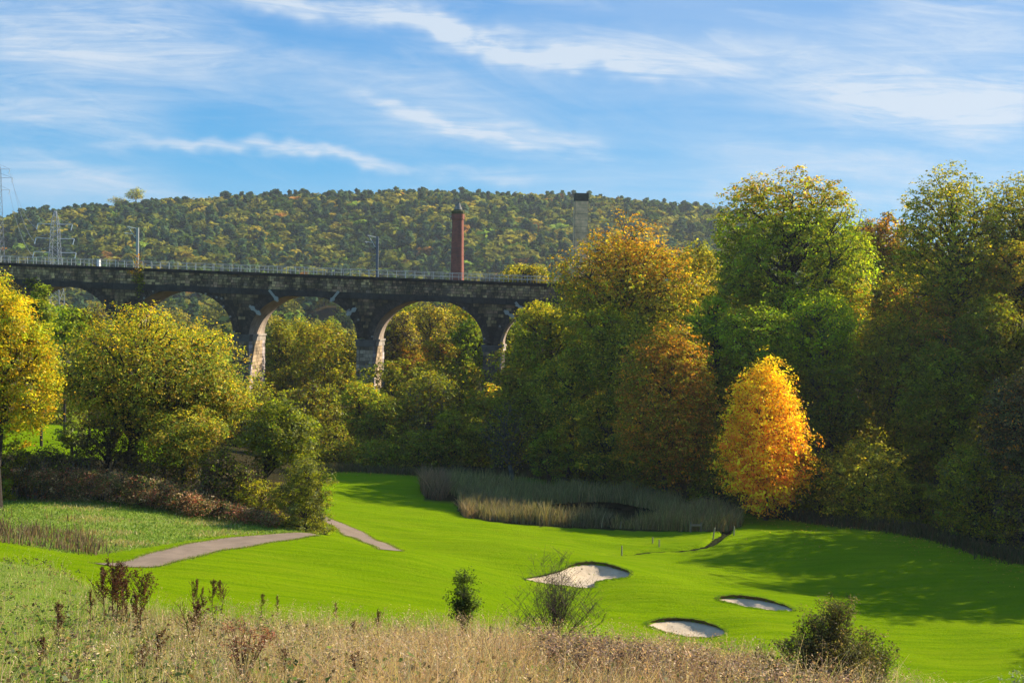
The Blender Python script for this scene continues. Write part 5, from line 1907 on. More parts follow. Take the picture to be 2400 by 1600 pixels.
# ------------------------------------------------------------------ fallen leaves and low plants along the wood edge
FLW = [(a, b) for a, b in FL if a >= 742 and a < 2400]
bp = []
for i in range(5200):
    x = rnd.uniform(745, 2400)
    yy = float(np.interp(x, [a for a, b in FLW], [b for a, b in FLW]))
    off = abs(rnd.gauss(0, 14)) * (1 if rnd.random() < 0.75 else -1) * (1.6 if 1650 < x < 1900 or x > 2000 else 0.5)
    bp.append((x, yy + off - 6))
fp = []
for (x, yy) in bp[:2600]:
    h_ = hit(x, yy, 60, 145)
    fp.append(tuple(h_))
fp = np.array(fp)
fp[:, 2] += 0.03
V_, F_, C_ = leaves(fp, np.full(len(fp), 0.35), np.full(len(fp), 2), np.tile([0, 0, 1.0], (len(fp), 1)), 0.11, [(0.30, 0.14, 0.03), (0.36, 0.24, 0.05), (0.18, 0.10, 0.03)], flat=0.05)
tag(obj('fallen_leaves', raw_mesh('fallen_leaves', V_, F_, M_LEAF, C_)), 'scattered fallen leaves on the turf along the wood edge', kind='stuff')
n = 15000
xx = rng.uniform(744, 2450, n)
yy = np.interp(xx, [a for a, b in FLW] + [2600], [b for a, b in FLW] + [1330])
k_ = rng.integers(0, 400, n)
anch = [hit(float(a), float(np.interp(a, [q for q, _ in FLW], [r for _, r in FLW])), 60, 145) for a in np.linspace(744, 2450, 400)]
A = np.array([tuple(a) for a in anch])[k_]
A[:, 0] += rng.normal(0, 0.6, n); A[:, 1] += rng.uniform(-0.2, 4.5, n)
A[:, 2] = ground(A[:, 0], A[:, 1])
V_, F_, C_ = grass_quads(A, rng.uniform(0.25, 0.95, n), rng.uniform(0.05, 0.11, n), np.stack([rng.normal(0, .3, n), rng.normal(-.1, .3, n), np.zeros(n)], 1),
                         pal([(0.05, 0.06, 0.018), (0.08, 0.055, 0.03), (0.06, 0.075, 0.02), (0.11, 0.08, 0.04)], n))
tag(obj('undergrowth', raw_mesh('undergrowth', V_, F_, M_GRASSBLADE, C_)), 'dark low undergrowth along the foot of the wood', kind='stuff')

# ------------------------------------------------------------------ reeds
def scatter_poly(poly, n, y0, y1):
    """n ground points inside a picture polygon"""
    xs = [a for a, b in poly]; ys = [b for a, b in poly]
    pts = np.array([tuple(hit(a, b, y0, y1)) for a, b in catmull(poly, 3)])
    wx0, wx1, wy0, wy1 = pts[:, 0].min(), pts[:, 0].max(), pts[:, 1].min(), pts[:, 1].max()
    out = []
    tot = 0
    while tot < n:
        X = rng.uniform(wx0, wx1, n * 2); Y = rng.uniform(wy0, wy1, n * 2)
        m = inpoly(X, Y, [(p[0], p[1]) for p in pts])
        out.append(np.stack([X[m], Y[m]], 1)); tot += m.sum()
        if len(out) > 40: break
    q = np.concatenate(out)[:n]
    return q[:, 0], q[:, 1]


def reeds(label, poly, n, h, cols, width=(0.05, 0.10), lean=0.22, y0=85, y1=135):
    X, Y = scatter_poly(poly, n, y0, y1)
    m = ~inpoly(X, Y, [(pond_ct.x + (p.x - pond_ct.x) * 0.74, pond_ct.y + (p.y - pond_ct.y) * 0.74) for p in pond_pts])
    X, Y = X[m], Y[m]; n = len(X)
    Z = np.maximum(ground(X, Y, False) - 0.15, -5)
    B = np.stack([X, Y, Z], 1)
    X = X + 0.35 * np.sin(X * 4.1) + rng.normal(0, 0.08, n)
    nzz = np.sin(X * 0.9 + 1.3 * np.sin(Y * 0.7)) * np.sin(Y * 0.8 + X * 0.3) + 0.6 * np.sin(X * 2.7 + Y) * np.sin(Y * 1.9 - X * 0.6)
    H = rng.uniform(h[0] * 0.45, h[1] * 1.1, n) * (1 + 0.28 * nzz)
    V_, F_, C_ = grass_quads(B, H, rng.uniform(width[0], width[1], n), np.stack([rng.normal(0.05, lean, n), rng.normal(0, lean, n), np.zeros(n)], 1), pal(cols, n, 0.25), seg=3)
    return tag(obj('reeds', raw_mesh('reeds', V_, F_, M_GRASSBLADE, C_)), label, kind='stuff')


reeds('grey green reed bed behind the pond', [(1000, 1110), (1040, 1098), (1200, 1118), (1330, 1128), (1480, 1140), (1560, 1155), (1560, 1175), (1440, 1160), (1300, 1160), (1200, 1160), (1160, 1172), (1060, 1148)], 15000, (0.9, 1.5),
      [(0.22, 0.20, 0.075), (0.27, 0.235, 0.09), (0.17, 0.165, 0.055), (0.33, 0.26, 0.12)])
reeds('brownish reed bed in front of the pond', [(1060, 1150), (1160, 1168), (1215, 1188), (1300, 1198), (1400, 1203), (1380, 1212), (1240, 1206), (1120, 1194), (1062, 1180)], 9000, (0.8, 1.6),
      [(0.20, 0.165, 0.09), (0.155, 0.135, 0.065), (0.13, 0.13, 0.06), (0.25, 0.20, 0.12)])
reeds('tall green reeds at the right end of the pond', [(1470, 1205), (1540, 1180), (1620, 1175), (1690, 1190), (1702, 1208), (1650, 1218), (1560, 1220), (1480, 1216), (1400, 1212)], 9000, (0.9, 1.6),
      [(0.23, 0.20, 0.07), (0.17, 0.165, 0.055), (0.33, 0.26, 0.12), (0.27, 0.175, 0.08)])
reeds('tawny tuft of dry grass at the left end of the reed bed', [(965, 1120), (985, 1108), (1020, 1112), (1030, 1135), (1010, 1150), (975, 1140)], 2600, (1.2, 2.3),
      [(0.30, 0.19, 0.12), (0.24, 0.15, 0.09), (0.16, 0.12, 0.07)], lean=0.3)
reeds('pale dry grass tuft near the front of the reeds', [(1058, 1168), (1085, 1168), (1095, 1188), (1066, 1188)], 900, (0.8, 1.3), [(0.28, 0.20, 0.13), (0.2, 0.14, 0.09)], lean=0.35)
# ------------------------------------------------------------------ small posts
def stake(label, px, py, h, r, c, name='marker_stake', cat='stake', lean=0.0, y0=60, y1=130):
    b = hit(px, py, y0, y1)
    root = thing(name, label, cat, loc=b)
    mb = MB()
    mb.tube([(0, 0, -0.2), (lean * 0.5, 0, h * 0.5), (lean, 0, h)], [r, r, r * 0.9], 8, c)
    mb.build('stake', M_WOOD, root)
    mb = MB()
    mb.tube([(lean, 0, h), (lean, 0, h + r * 0.8)], [r * 1.05, r * 0.5], 8, tuple(x * 0.8 for x in c))
    mb.build('tip', M_WOOD, root)
    return root


for (px, py, h, lean, lab) in [
    (1424, 1213, 0.55, 0.1, 'cream marker stake at the turf edge in front of the pond'),
    (1428, 1273, 0.62, 0.0, 'cream marker stake at the near end of the ditch'),
    (1499, 1247, 0.45, 0.0, 'cream marker stake just beyond the ditch'),
    (1514, 1256, 0.55, 0.0, 'cream marker stake on the near side of the ditch middle'),
    (1638, 1233, 0.72, 0.12, 'leaning cream marker stake left of the ditch bend'),
    (1686, 1229, 0.68, 0.0, 'cream marker stake right of the ditch bend')]:
    stake(lab, px, py, h, 0.055, (0.34, 0.29, 0.17), lean=lean)
stake('weathered wooden fence post in front of the brambles on the left', 79, 1144, 1.35, 0.10, (0.34, 0.30, 0.25), 'fence_post', 'post', y0=60, y1=100)
b = hit(1598, 1221, 70, 130)
root = thing('wooden_frame', 'small wooden post and rail frame in front of the reeds', 'frame', loc=b)
for dx in (-0.42, 0.42):
    mb = MB(); mb.box((dx - 0.05, -0.05, -0.2), (dx + 0.05, 0.05, 0.78), (0.22, 0.17, 0.12)); mb.build('post', M_WOOD, root)
mb = MB(); mb.box((-0.38, -0.06, 0.48), (0.38, 0.06, 0.62), (0.24, 0.17, 0.12)); mb.build('rail', M_WOOD, root)

# ------------------------------------------------------------------ foreground rough grass
def fore_region(n, ymin=9, ymax=46):
    """points spread over the near hillside, evenly in the picture"""
    Y = ymin * (ymax / ymin) ** (rng.random(n) ** 0.85)
    u = rng.uniform(-500, 2500, n)
    X = (u - CXP) / FPX * Y
    Z = ground(X, Y)
    a, b = proj(X, Y, Z)
    crest = np.interp(a, [p for p, _ in CRESTL], [q for _, q in CRESTL])
    ok = (b > crest - 6) | (Y < 24)
    return X[ok], Y[ok], Z[ok], a[ok], b[ok]


ranges = []
GSTRAW = [(0.52, 0.39, 0.22), (0.44, 0.31, 0.17), (0.62, 0.49, 0.31), (0.32, 0.21, 0.12)]
GPINK = [(0.42, 0.24, 0.16), (0.30, 0.16, 0.11), (0.52, 0.33, 0.22)]
GGREEN = [(0.19, 0.27, 0.03), (0.25, 0.31, 0.05), (0.13, 0.21, 0.02), (0.33, 0.33, 0.09)]
GPURP = [(0.14, 0.085, 0.065), (0.10, 0.06, 0.045), (0.20, 0.12, 0.09)]


def zone_cols(a, b):
    n = len(a)
    patch = np.sin(a / 130.0 + np.sin(b / 60.0) * 1.5) + 0.7 * np.sin(b / 45.0 + a / 210.0) + rng.normal(0, 0.5, n)
    # weights: green on the left, straw in the middle, pink brown and purple towards the right
    wg = np.clip(1.7 - a / 480.0, 0.10, 1.5) + 0.5 * (patch < -0.6)
    wsx = np.clip(0.25 + (a - 150) / 700.0, 0.1, 1.3) * np.clip(1.9 - a / 1100.0, 0.1, 1)
    wp = np.clip((a - 150) / 1500.0, 0.05, 0.8) + 0.3 * (patch > 0.9)
    wu = np.clip((a - 1150) / 700.0, 0, 0.7)
    Wt = np.stack([wg, wsx, wp, wu], 1)
    Wt /= Wt.sum(1)[:, None]
    r = rng.random((n, 1))
    k = (np.cumsum(Wt, 1) < r).sum(1)
    out = np.zeros((n, 3))
    for j, pl in enumerate((GGREEN, GSTRAW, GPINK, GPURP)):
        m = k == j
        out[m] = pal(pl, int(m.sum()), 0.2)
    return out, k


X, Y, Z, a, b = fore_region(135000)
# fringe: thin out towards the crest on the far side
n = len(X)
cols, kz = zone_cols(a, b)
tuft = 0.5 + 0.45 * np.sin(X * 2.1 + np.sin(Y * 1.7) * 2) * np.sin(Y * 1.3 + X) + 0.4 * np.sin(X * 0.7 + 2 * np.sin(Y * 0.5)) * np.sin(Y * 0.45 - X * 0.3)
tuft = np.clip(tuft, 0, 1.35)
H = rng.uniform(0.20, 0.62, n) * (0.35 + 0.95 * tuft)
H = np.where(kz == 0, H * 0.75, H)
left_low = np.clip((a - 0) / 500.0, 0.32, 1.0)
H = H * left_low
V_, F_, C_ = grass_quads(np.stack([X, Y, Z - 0.02], 1), H, rng.uniform(0.007, 0.018, n) * (Y / 20) ** 0.7, np.stack([rng.normal(0.15, 0.42, n), rng.normal(0, 0.42, n), np.zeros(n)], 1), cols, seg=2)
tag(obj('rough_grass', raw_mesh('rough_grass', V_, F_, M_GRASSBLADE, C_)), 'dry straw coloured rough grass on the near slope', kind='stuff')

# taller flowering stems with seed heads
X, Y, Z, a, b = fore_region(13000)
sel = (rng.random(len(X)) < np.clip((a + 200) / 900.0, 0.25, 1.0))
X, Y, Z, a, b = X[sel], Y[sel], Z[sel], a[sel], b[sel]
n = len(X)
H = rng.uniform(0.40, 0.78, n)
lean = np.stack([rng.normal(0.10, 0.22, n), rng.normal(0, 0.22, n), np.zeros(n)], 1)
cols = pal([(0.46, 0.36, 0.20), (0.36, 0.27, 0.15), (0.52, 0.44, 0.28), (0.36, 0.30, 0.14)], n)
B = np.stack([X, Y, Z], 1)
parts = [grass_quads(B, H, np.full(n, 0.007) * (Y / 20) ** 0.5, lean, cols, seg=3)]
tip = B + np.array([0, 0, 1.0]) * (H * (1 - 0.25 * np.linalg.norm(lean, axis=1)))[:, None] + lean * H[:, None]
cnt = np.full(n, 7)
pinks = np.array([(0.40, 0.27, 0.17), (0.48, 0.36, 0.22), (0.30, 0.17, 0.11)])
Vh, Fh, Ch = leaves(tip - np.array([0, 0, 0.06]), np.full(n, 0.06), cnt, np.tile([0, 0, 0.3], (n, 1)), 0.032, pinks, flat=1.8, aspect=0.3)
parts.append((Vh, Fh, Ch))
V_, F_, C_ = join_arrays(parts)
tag(obj('seeding_grass', raw_mesh('seeding_grass', V_, F_, M_GRASSBLADE, C_)), 'tall seeding grass stems rising from the near slope', kind='stuff')

# broad leaved low weeds
X, Y, Z, a, b = fore_region(2600)
n = len(X)
cc = np.stack([X, Y, Z + rng.uniform(0.03, 0.28, n)], 1)
V_, F_, C_ = leaves(cc, rng.uniform(0.08, 0.22, n), np.full(n, 9), np.tile([0, 0, 0.4], (n, 1)), 0.075,
                    [(0.06, 0.10, 0.02), (0.10, 0.15, 0.03), (0.09, 0.06, 0.03), (0.14, 0.09, 0.05), (0.05, 0.07, 0.02)], flat=0.8)
tag(obj('low_weeds', raw_mesh('low_weeds', V_, F_, M_LEAF, C_)), 'low leafy weeds scattered through the rough grass', kind='stuff')

# purplish heather like band on the right of the crest
cc, cr_ = [], []
for i in range(1500):
    x = rnd.uniform(1230, 1960)
    crest = float(np.interp(x, [p for p, _ in CRESTL], [q for _, q in CRESTL]))
    q = hit(x, crest + rnd.uniform(2, 60), 9, 45)
    cc.append((q.x, q.y, q.z + rnd.uniform(0.05, 0.42))); cr_.append(rnd.uniform(0.1, 0.22))
cc = np.array(cc)
V_, F_, C_ = leaves(cc, np.array(cr_), np.full(len(cc), 30), np.tile([0, -0.2, 0.5], (len(cc), 1)), 0.045, [(0.16, 0.095, 0.075), (0.11, 0.07, 0.05), (0.24, 0.15, 0.11), (0.10, 0.08, 0.04), (0.30, 0.19, 0.14)], flat=0.9, aspect=0.5)
tag(obj('dead_willowherb', raw_mesh('dead_willowherb', V_, F_, M_LEAF, C_)), 'purplish brown bed of withered willowherb along the slope edge', kind='stuff')

# meadow tufts on the left terrace
n = 42000
Y = rng.uniform(50, 81, n)
u = rng.uniform(-150, 745, n)
X = (u - CXP) / FPX * Y
Z = ground(X, Y)
a, b = proj(X, Y, Z)
line = np.interp(a, [p for p, _ in ML], [q for _, q in ML])
fl_ = np.interp(a, [p for p, _ in FL], [q for _, q in FL])
ok = (b < line + 1) & (b > fl_ - 3)
X, Y, Z, a, b = X[ok], Y[ok], Z[ok], a[ok], b[ok]
n = len(X)
patch = np.sin(X * 0.8 + Y * 0.4) + np.sin(Y * 1.1 - X * 0.5) + rng.normal(0, 0.7, n)
cols = np.where((patch > 0.9)[:, None], pal([(0.34, 0.30, 0.13), (0.28, 0.25, 0.09)], n), pal([(0.15, 0.24, 0.03), (0.19, 0.27, 0.04), (0.12, 0.19, 0.025)], n))
H = rng.uniform(0.06, 0.17, n) * (1 + 0.5 * (patch > 1.2))
V_, F_, C_ = grass_quads(np.stack([X, Y, Z], 1), H, rng.uniform(0.04, 0.09, n), np.stack([rng.normal(0.2, 0.5, n), rng.normal(0, 0.5, n), np.zeros(n)], 1), cols, seg=1)
tag(obj('meadow_grass', raw_mesh('meadow_grass', V_, F_, M_GRASSBLADE, C_)), 'shaggy pale green meadow grass between the hedge and the path', kind='stuff')

# withered brown stand on the left meadow
cc, cr_, stems = [], [], []
for i in range(300):
    f = rnd.random() ** 1.3
    x = -60 + 285 * f
    yy = 1222 + 40 * f * 0.95 + min(14, rnd.gauss(-6, 16))
    q = hit(x, yy, 45, 80)
    h = rnd.uniform(0.15, 0.75)
    stems.append((q, h))
bp = np.array([tuple(q) for q, h in stems]); hh = np.array([h for q, h in stems])
rep = 7
bp = np.repeat(bp, rep, 0) + np.concatenate([rng.normal(0, 0.30, (len(bp) * rep, 2)), np.zeros((len(bp) * rep, 1))], 1); hh = np.repeat(hh, rep) * rng.uniform(0.5, 1.1, len(bp))
n = len(bp)
V_, F_, C_ = grass_quads(bp, hh, rng.uniform(0.035, 0.07, n), np.stack([rng.normal(0, 0.15, n), rng.normal(0, 0.15, n), np.zeros(n)], 1), pal([(0.12, 0.075, 0.05), (0.17, 0.11, 0.07), (0.22, 0.16, 0.10), (0.08, 0.055, 0.035)], n), seg=2)
tag(obj('withered_stems', raw_mesh('withered_stems', V_, F_, M_GRASSBLADE, C_)), 'brown withered stems standing at the left end of the meadow', kind='stuff')


# ------------------------------------------------------------------ dock plants and other single plants of the near slope
DOCKC = (0.105, 0.045, 0.025)


def dock_meshes(seed, n_br, spread):
    r = random.Random(seed)
    mb = MB()
    H = 1.0
    top = Vector((r.uniform(-0.08, 0.08), 0, H))
    mid = Vector((r.uniform(-0.05, 0.05), 0, 0.5))
    mb.tube([(0, 0, -0.05), mid, top], [0.011, 0.009, 0.004], 5, DOCKC)
    cc = []
    for i in range(n_br):
        f = 0.38 + 0.6 * i / n_br
        st = Vector((0, 0, 0)).lerp(mid, min(1, f * 2)) if f < 0.5 else mid.lerp(top, (f - 0.5) * 2)
        an = r.uniform(0, 6.28)
        L = r.uniform(0.16, 0.36) * spread * (1.25 - f)
        e = st + Vector((math.cos(an) * L, math.sin(an) * L * 0.8, L * 1.25))
        mb.tube([st, st.lerp(e, 0.5) + Vector((math.cos(an), math.sin(an), 0)) * L * 0.12, e], [0.006, 0.005, 0.003], 4, DOCKC, cap=False)
        for k in range(6):
            cc.append(tuple(st.lerp(e, 0.25 + 0.75 * k / 5)))
    for k in range(12):
        cc.append(tuple(mid.lerp(top, 0.3 + 0.75 * k / 11)))
    sm_ = mb.mesh('stem', M_TWIG)
    cc = np.array(cc)
    V_, F_, C_ = leaves(cc, np.full(len(cc), 0.035), np.full(len(cc), 10), np.tile([0, 0, 0.2], (len(cc), 1)), 0.034, [(0.075, 0.028, 0.014), (0.05, 0.022, 0.012), (0.10, 0.045, 0.022)], flat=1.2, aspect=0.6)
    hm = raw_mesh('seed_heads', V_, F_, M_LEAF, C_)
    cl_ = np.array([(r.uniform(-0.1, 0.1), r.uniform(-0.1, 0.1), r.uniform(0.03, 0.3)) for _ in range(7)])
    V_, F_, C_ = leaves(cl_, np.full(7, 0.08), np.full(7, 3), np.tile([0, 0, 0.2], (7, 1)), 0.14, [(0.12, 0.08, 0.04), (0.07, 0.08, 0.03)], flat=0.8, aspect=0.3)
    return sm_, hm, raw_mesh('leaves', V_, F_, M_LEAF, C_)


dms = [dock_meshes(s, nb, sp) for s, nb, sp in ((1, 14, 1.2), (2, 9, 0.8), (3, 18, 1.5), (4, 7, 0.6))]


def dock(label, px, pt, pb, v, tilt=0.0, name='dock_plant', cat='weed', group=None):
    q = hit(px, pb, 9, 46)
    h = (P(px, pt, q.y).z - q.z) * 1.08
    root = thing(name, label, cat, loc=q, group=group)
    for nm, m_ in zip(('stem', 'seed_heads', 'leaves'), dms[v]):
        o = obj(nm, m_, root)
        if nm != 'stem':
            o['kind'] = 'stuff'
        o.scale = (h, h, h)
        o.rotation_euler = (0, tilt, rnd.uniform(0, 6.28))
    return root


for (px, pt, pb, v, tilt, lab) in [
    (262, 1312, 1440, 2, 0.06, 'largest dark brown dock plant standing up before the turf'),
    (240, 1322, 1436, 0, -0.22, 'dock stem leaning left of the largest dock plant'),
    (281, 1312, 1436, 0, 0.14, 'dock stem leaning right beside the largest dock plant'),
    (268, 1340, 1442, 1, -0.05, 'short dock stem inside the largest dock clump'),
    (292, 1340, 1442, 3, 0.2, 'thin leaning dock stem at the right of the largest clump'),
    (322, 1338, 1462, 2, 0.10, 'dark dock plant just right of the largest clump'),
    (314, 1370, 1465, 1, -0.1, 'short dock stem left of the second dark dock plant'),
    (449, 1336, 1420, 1, 0.04, 'dock plant with its head against the bright fairway'),
    (458, 1356, 1424, 3, 0.16, 'thin stem right beside the dock plant on the fairway edge'),
    (487, 1338, 1415, 1, -0.1, 'left one of two small dock plants near the crest'),
    (507, 1344, 1415, 0, 0.15, 'right one of two small dock plants near the crest'),
    (437, 1388, 1490, 0, -0.2, 'reddish dock plant bending left in the straw grass'),
    (451, 1416, 1492, 1, 0.1, 'reddish dock stem right of the bending plant'),
    (637, 1372, 1420, 3, 0.05, 'small dock plant right of the tawny grass'),
    (601, 1368, 1418, 1, -0.1, 'small dock plant beside the tawny grass on the crest'),
    (769, 1388, 1440, 3, 0.0, 'single dark spike above the grass near the middle'),
    (137, 1395, 1500, 1, 0.0, 'dark upright dock stem in the green left slope'),
    (208, 1362, 1440, 3, 0.05, 'thin dock stem left of the largest clump'),
    (934, 1435, 1490, 1, 0.1, 'small dark weed on the crest left of the leafy sapling'),
    (868, 1410, 1470, 0, 0.0, 'bushy weed on the crest among the dry grass'),
    (815, 1430, 1480, 0, 0.1, 'brown weed between the spike and the bushy weed'),
    (1125, 1441, 1500, 3, 0.0, 'thin stalk right of the leafy sapling'),
    (95, 1470, 1560, 0, -0.1, 'brown weed low on the green left slope'),
    (330, 1490, 1575, 0, 0.1, 'brown weed at the bottom left of the picture'),
    (360, 1466, 1560, 2, 0.0, 'branched brown weed low in the left rough grass'),
    (655, 1500, 1590, 0, 0.0, 'dark leafy weed at the bottom beside the umbellifer'),
    (820, 1510, 1600, 0, 0.1, 'brown weed low in the pale straw grass'),
]:
    dock(lab, px, pt, pb, v, tilt)

# reddish umbellifer / dead hogweed in the middle foreground
q = hit(560, 1590, 8, 30)
h = P(560, 1424, q.y).z - q.z
root = thing('umbellifer', 'tall reddish brown dead umbellifer rising in the foreground', 'weed', loc=q)
mb = MB(); cc = []
for i in range(26):
    e = Vector((rnd.uniform(-0.30, 0.34) * h, rnd.uniform(-0.15, 0.15) * h, rnd.uniform(0.55, 1.0) * h))
    s0 = Vector((e.x * 0.25, 0, e.z * 0.35))
    mb.tube([(rnd.uniform(-.03, .03), 0, -0.05), s0, e], [0.009, 0.007, 0.003], 4, (0.13, 0.05, 0.03), cap=False)
    for j in range(5):
        cc.append((e.x + rnd.gauss(0, 0.045), e.y + rnd.gauss(0, 0.04), e.z + rnd.gauss(0, 0.02)))
mb.build('stem', M_TWIG, root)
cc = np.array(cc)
V_, F_, C_ = leaves(cc, np.full(len(cc), 0.05), np.full(len(cc), 12), np.tile([0, 0, 0.6], (len(cc), 1)), 0.022, [(0.22, 0.09, 0.055), (0.30, 0.14, 0.09), (0.15, 0.06, 0.04)], flat=0.5)
obj('seed_heads', raw_mesh('seed_heads', V_, F_, M_LEAF, C_), root)


# woody single plants
def twig_bush(name, label, px, pt, pb, wpx, n_stem, leaf_n, palette, leafL, c, cat='shrub', upright=0.5, fine=3, gap=0.0, y0=9, y1=46, thick=0.012):
    q = hit(px, pb, y0, y1)
    k = q.y / FPX
    h = (P(px, pt, q.y).z - q.z) * 1.18
    wd = wpx * k / 2
    root = thing(name, label, cat, loc=q)
    mb = MB(); cc = []
    for i in range(n_stem):
        an = rnd.uniform(0, 6.28)
        rr = rnd.random() ** 0.75
        hh_ = h * rnd.uniform(0.6, 1.0) * math.sqrt(max(0.08, 1 - (rr * (1 - upright) ) ** 2)) * (1 - 0.35 * rr)
        e = Vector((math.cos(an) * rr * wd, math.sin(an) * rr * wd * 0.8, hh_))
        m1 = Vector((e.x * 0.35 + rnd.gauss(0, 0.03), e.y * 0.35, hh_ * 0.45))
        r0 = thick * rnd.uniform(0.6, 1.2)
        pts = [Vector((rnd.gauss(0, 0.05), rnd.gauss(0, 0.05), -0.05)), m1, m1.lerp(e, 0.55) + Vector((rnd.gauss(0, .03), rnd.gauss(0, .03), 0.02)), e]
        mb.tube(pts, [r0, r0 * 0.75, r0 * 0.5, r0 * 0.2], 4, c, cap=False)
        for j in range(fine * 2):
            f = rnd.uniform(0.25, 0.97)
            st = pts[1].lerp(pts[2], f * 1.6 - 0.3) if f < 0.6 else pts[2].lerp(pts[3], (f - 0.6) / 0.4)
            a2 = rnd.uniform(0, 6.28); l2 = rnd.uniform(0.12, 0.34) * h * 0.55
            e2_ = st + Vector((math.cos(a2) * l2 * 0.75, math.sin(a2) * l2 * 0.6, l2 * rnd.uniform(0.35, 1.0)))
            mb.tube([st, st.lerp(e2_, 0.5) + Vector((0, 0, l2 * 0.06)), e2_], [r0 * 0.38, r0 * 0.28, r0 * 0.14], 3, c, cap=False)
            for m in range(2):
                e3 = st.lerp(e2_, rnd.uniform(0.3, 0.9)); a3 = rnd.uniform(0, 6.28)
                e4 = e3 + Vector((math.cos(a3) * l2 * 0.35, math.sin(a3) * l2 * 0.3, l2 * 0.3))
                mb.tube([e3, e4], [r0 * 0.22, r0 * 0.1], 3, c, cap=False)
                cc.append(tuple(e4))
            cc.append(tuple(e2_)); cc.append(tuple(st.lerp(e2_, 0.6)))
    mb.build('stems', M_TWIG, root)
    cc = np.array(cc)
    if leaf_n:
        V_, F_, C_ = leaves(cc, np.full(len(cc), 0.055 * h / 1.6 + 0.015), rng.poisson(leaf_n, len(cc)), np.tile([0, 0, 0.3], (len(cc), 1)), leafL, palette, flat=0.9, aspect=0.55)
        obj('foliage', raw_mesh('foliage', V_, F_, M_LEAF, C_), root)
    return root


twig_bush('leafy_sapling', 'slim dark leafy sapling standing on the crest left of the bare shrub', 1062, 1324, 1490, 52, 14, 8, [(0.06, 0.09, 0.018), (0.09, 0.12, 0.025), (0.045, 0.06, 0.015)], 0.045, (0.06, 0.045, 0.035), 'sapling', upright=0.85, fine=4)
twig_bush('low_shoots', 'low leafy shoots around the foot of the slim sapling', 1075, 1450, 1500, 110, 12, 4, [(0.07, 0.10, 0.02), (0.10, 0.10, 0.03)], 0.04, (0.07, 0.05, 0.035), 'plant', fine=2, thick=0.006)
twig_bush('bare_shrub', 'almost leafless fan shaped shrub in front of the big bunker', 1270, 1275, 1505, 250, 60, 0.35, [(0.16, 0.17, 0.03), (0.10, 0.10, 0.03)], 0.035, (0.085, 0.060, 0.045), fine=7, upright=0.3, thick=0.008)
twig_bush('tall_stalks', 'two thin leafy stalks rising out of the bare shrub against the bunker', 1270, 1245, 1440, 60, 4, 1.2, [(0.25, 0.26, 0.03), (0.16, 0.16, 0.03)], 0.04, (0.11, 0.10, 0.05), 'plant', upright=0.95, fine=3, thick=0.007)
twig_bush('dark_tussock', 'dark tussock on the crest between sapling and bare shrub', 1178, 1478, 1515, 44, 20, 5, [(0.05, 0.06, 0.02), (0.08, 0.07, 0.03)], 0.035, (0.05, 0.04, 0.03), 'tussock', fine=2, thick=0.006)
twig_bush('thorn_bush', 'dense thorn bush with yellow tips at the lower right', 1900, 1405, 1640, 330, 90, 6.5, [(0.085, 0.085, 0.025), (0.12, 0.12, 0.03), (0.06, 0.06, 0.02), (0.14, 0.10, 0.045)], 0.036, (0.07, 0.045, 0.035), 'bush', fine=7, upright=0.25, thick=0.011, y0=7)
twig_bush('yellow_shoots', 'bright yellow green shoots sticking out of the thorn bush top', 1905, 1385, 1560, 70, 9, 6, [(0.40, 0.36, 0.03), (0.28, 0.30, 0.03)], 0.04, (0.10, 0.09, 0.04), 'plant', upright=0.9, fine=3, thick=0.006, y0=7)
twig_bush('thorn_seedling', 'small thorny seedling right of the dense thorn bush', 2005, 1470, 1660, 110, 14, 1.5, [(0.13, 0.14, 0.03), (0.10, 0.08, 0.03)], 0.034, (0.09, 0.07, 0.05), 'bush', fine=5, upright=0.4, thick=0.008, y0=7)
twig_bush('silvery_shoot', 'grey leaved shoot in the bottom right corner', 2345, 1540, 1740, 60, 8, 6, [(0.20, 0.24, 0.16), (0.14, 0.18, 0.10)], 0.05, (0.12, 0.12, 0.08), 'plant', fine=3, thick=0.007, y0=6)

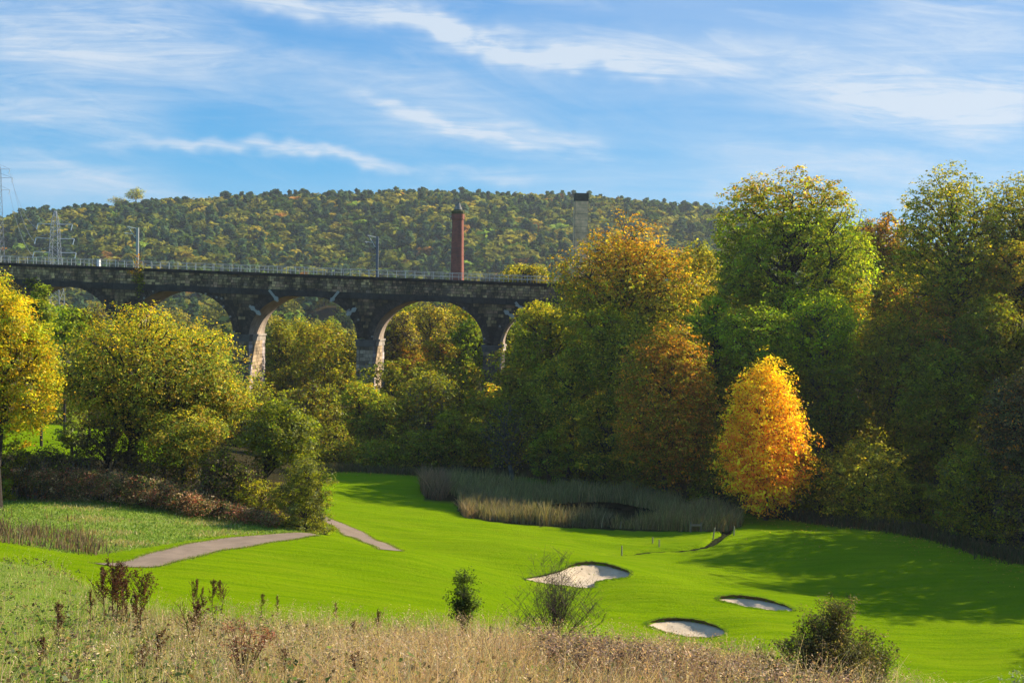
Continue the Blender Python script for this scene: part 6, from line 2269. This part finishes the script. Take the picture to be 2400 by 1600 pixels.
# pale plumes along the right part of the crest
i = 0
for (px, pt, pb) in [(1523, 1468, 1512), (1545, 1478, 1514), (1573, 1478, 1518), (1586, 1486, 1518), (1604, 1484, 1522), (1616, 1492, 1524), (1636, 1496, 1528), (1652, 1502, 1530), (1742, 1494, 1545), (1770, 1498, 1548),
                     (1494, 1480, 1508), (1715, 1502, 1540), (1780, 1520, 1560), (1676, 1505, 1535)]:
    q = hit(px, pb, 9, 46)
    h = max(0.3, P(px, pt, q.y).z - q.z + 0.15)
    root = thing('pale_plume', 'pale buff willowherb plume standing on the crest below the near oval bunker', 'weed', loc=(q.x, q.y, q.z - 0.1), group='pale plumes on the crest')
    n = 9
    bpz = np.concatenate([rng.normal(0, 0.03, (n, 2)), np.zeros((n, 1))], 1)
    V_, F_, C_ = grass_quads(bpz, np.full(n, h) * rng.uniform(0.7, 1, n), np.full(n, 0.01), np.stack([rng.normal(0, 0.1, n), rng.normal(0, 0.1, n), np.zeros(n)], 1), pal([(0.25, 0.17, 0.10)], n), seg=2)
    obj('stem', raw_mesh('stem', V_, F_, M_GRASSBLADE, C_), root)
    cc = np.stack([rng.normal(0, 0.035, 26), rng.normal(0, 0.035, 26), rng.uniform(0.3, 1.0, 26) * h], 1)
    V_, F_, C_ = leaves(cc, np.full(26, 0.05), np.full(26, 9), np.tile([0, 0, 0.3], (26, 1)), 0.035, [(0.42, 0.32, 0.16), (0.34, 0.26, 0.10), (0.48, 0.34, 0.22)], flat=1.1)
    obj('plume', raw_mesh('plume', V_, F_, M_GRASSBLADE, C_), root)['kind'] = 'stuff'

# long arching straw blades over the bottom right
n = 420
u = np.concatenate([rng.uniform(1830, 2080, 260), rng.uniform(2080, 2300, 60), rng.uniform(-20, 300, 100)])
Yb = rng.uniform(10.5, 19, n)
X = (u - CXP) / FPX * Yb
Z = ground(X, Yb)
H = rng.uniform(0.45, 0.95, n)
V_, F_, C_ = grass_quads(np.stack([X, Yb, Z], 1), H, np.full(n, 0.012), np.stack([rng.normal(0.35, 0.5, n), rng.normal(0, 0.3, n), np.zeros(n)], 1), pal([(0.55, 0.42, 0.26), (0.46, 0.33, 0.20), (0.36, 0.36, 0.12)], n), seg=5)
tag(obj('arching_grass', raw_mesh('arching_grass', V_, F_, M_GRASSBLADE, C_)), 'long arching straw grass blades around the thorn bush', kind='stuff')

# ------------------------------------------------------------------ air
hm = bpy.data.materials.new('haze_air')
hm.use_nodes = True
t = NT(hm.node_tree)
pv = t.n('ShaderNodeVolumePrincipled', inp={'Density': HAZE_D})
pv.inputs['Color'].default_value = (0.86, 0.90, 1.0, 1)
pv.inputs['Anisotropy'].default_value = 0.35
t.link(pv.outputs[0], t.n('ShaderNodeOutputMaterial').inputs['Volume'])
hb = MB(); hb.box((-1400, -40, float(GZ.min()) - 1.0), (1500, 2700, float(GZ.max()) + 45))
o = hb.build('haze', hm)
tag(o, 'thin pale daylight haze filling the valley', kind='stuff')
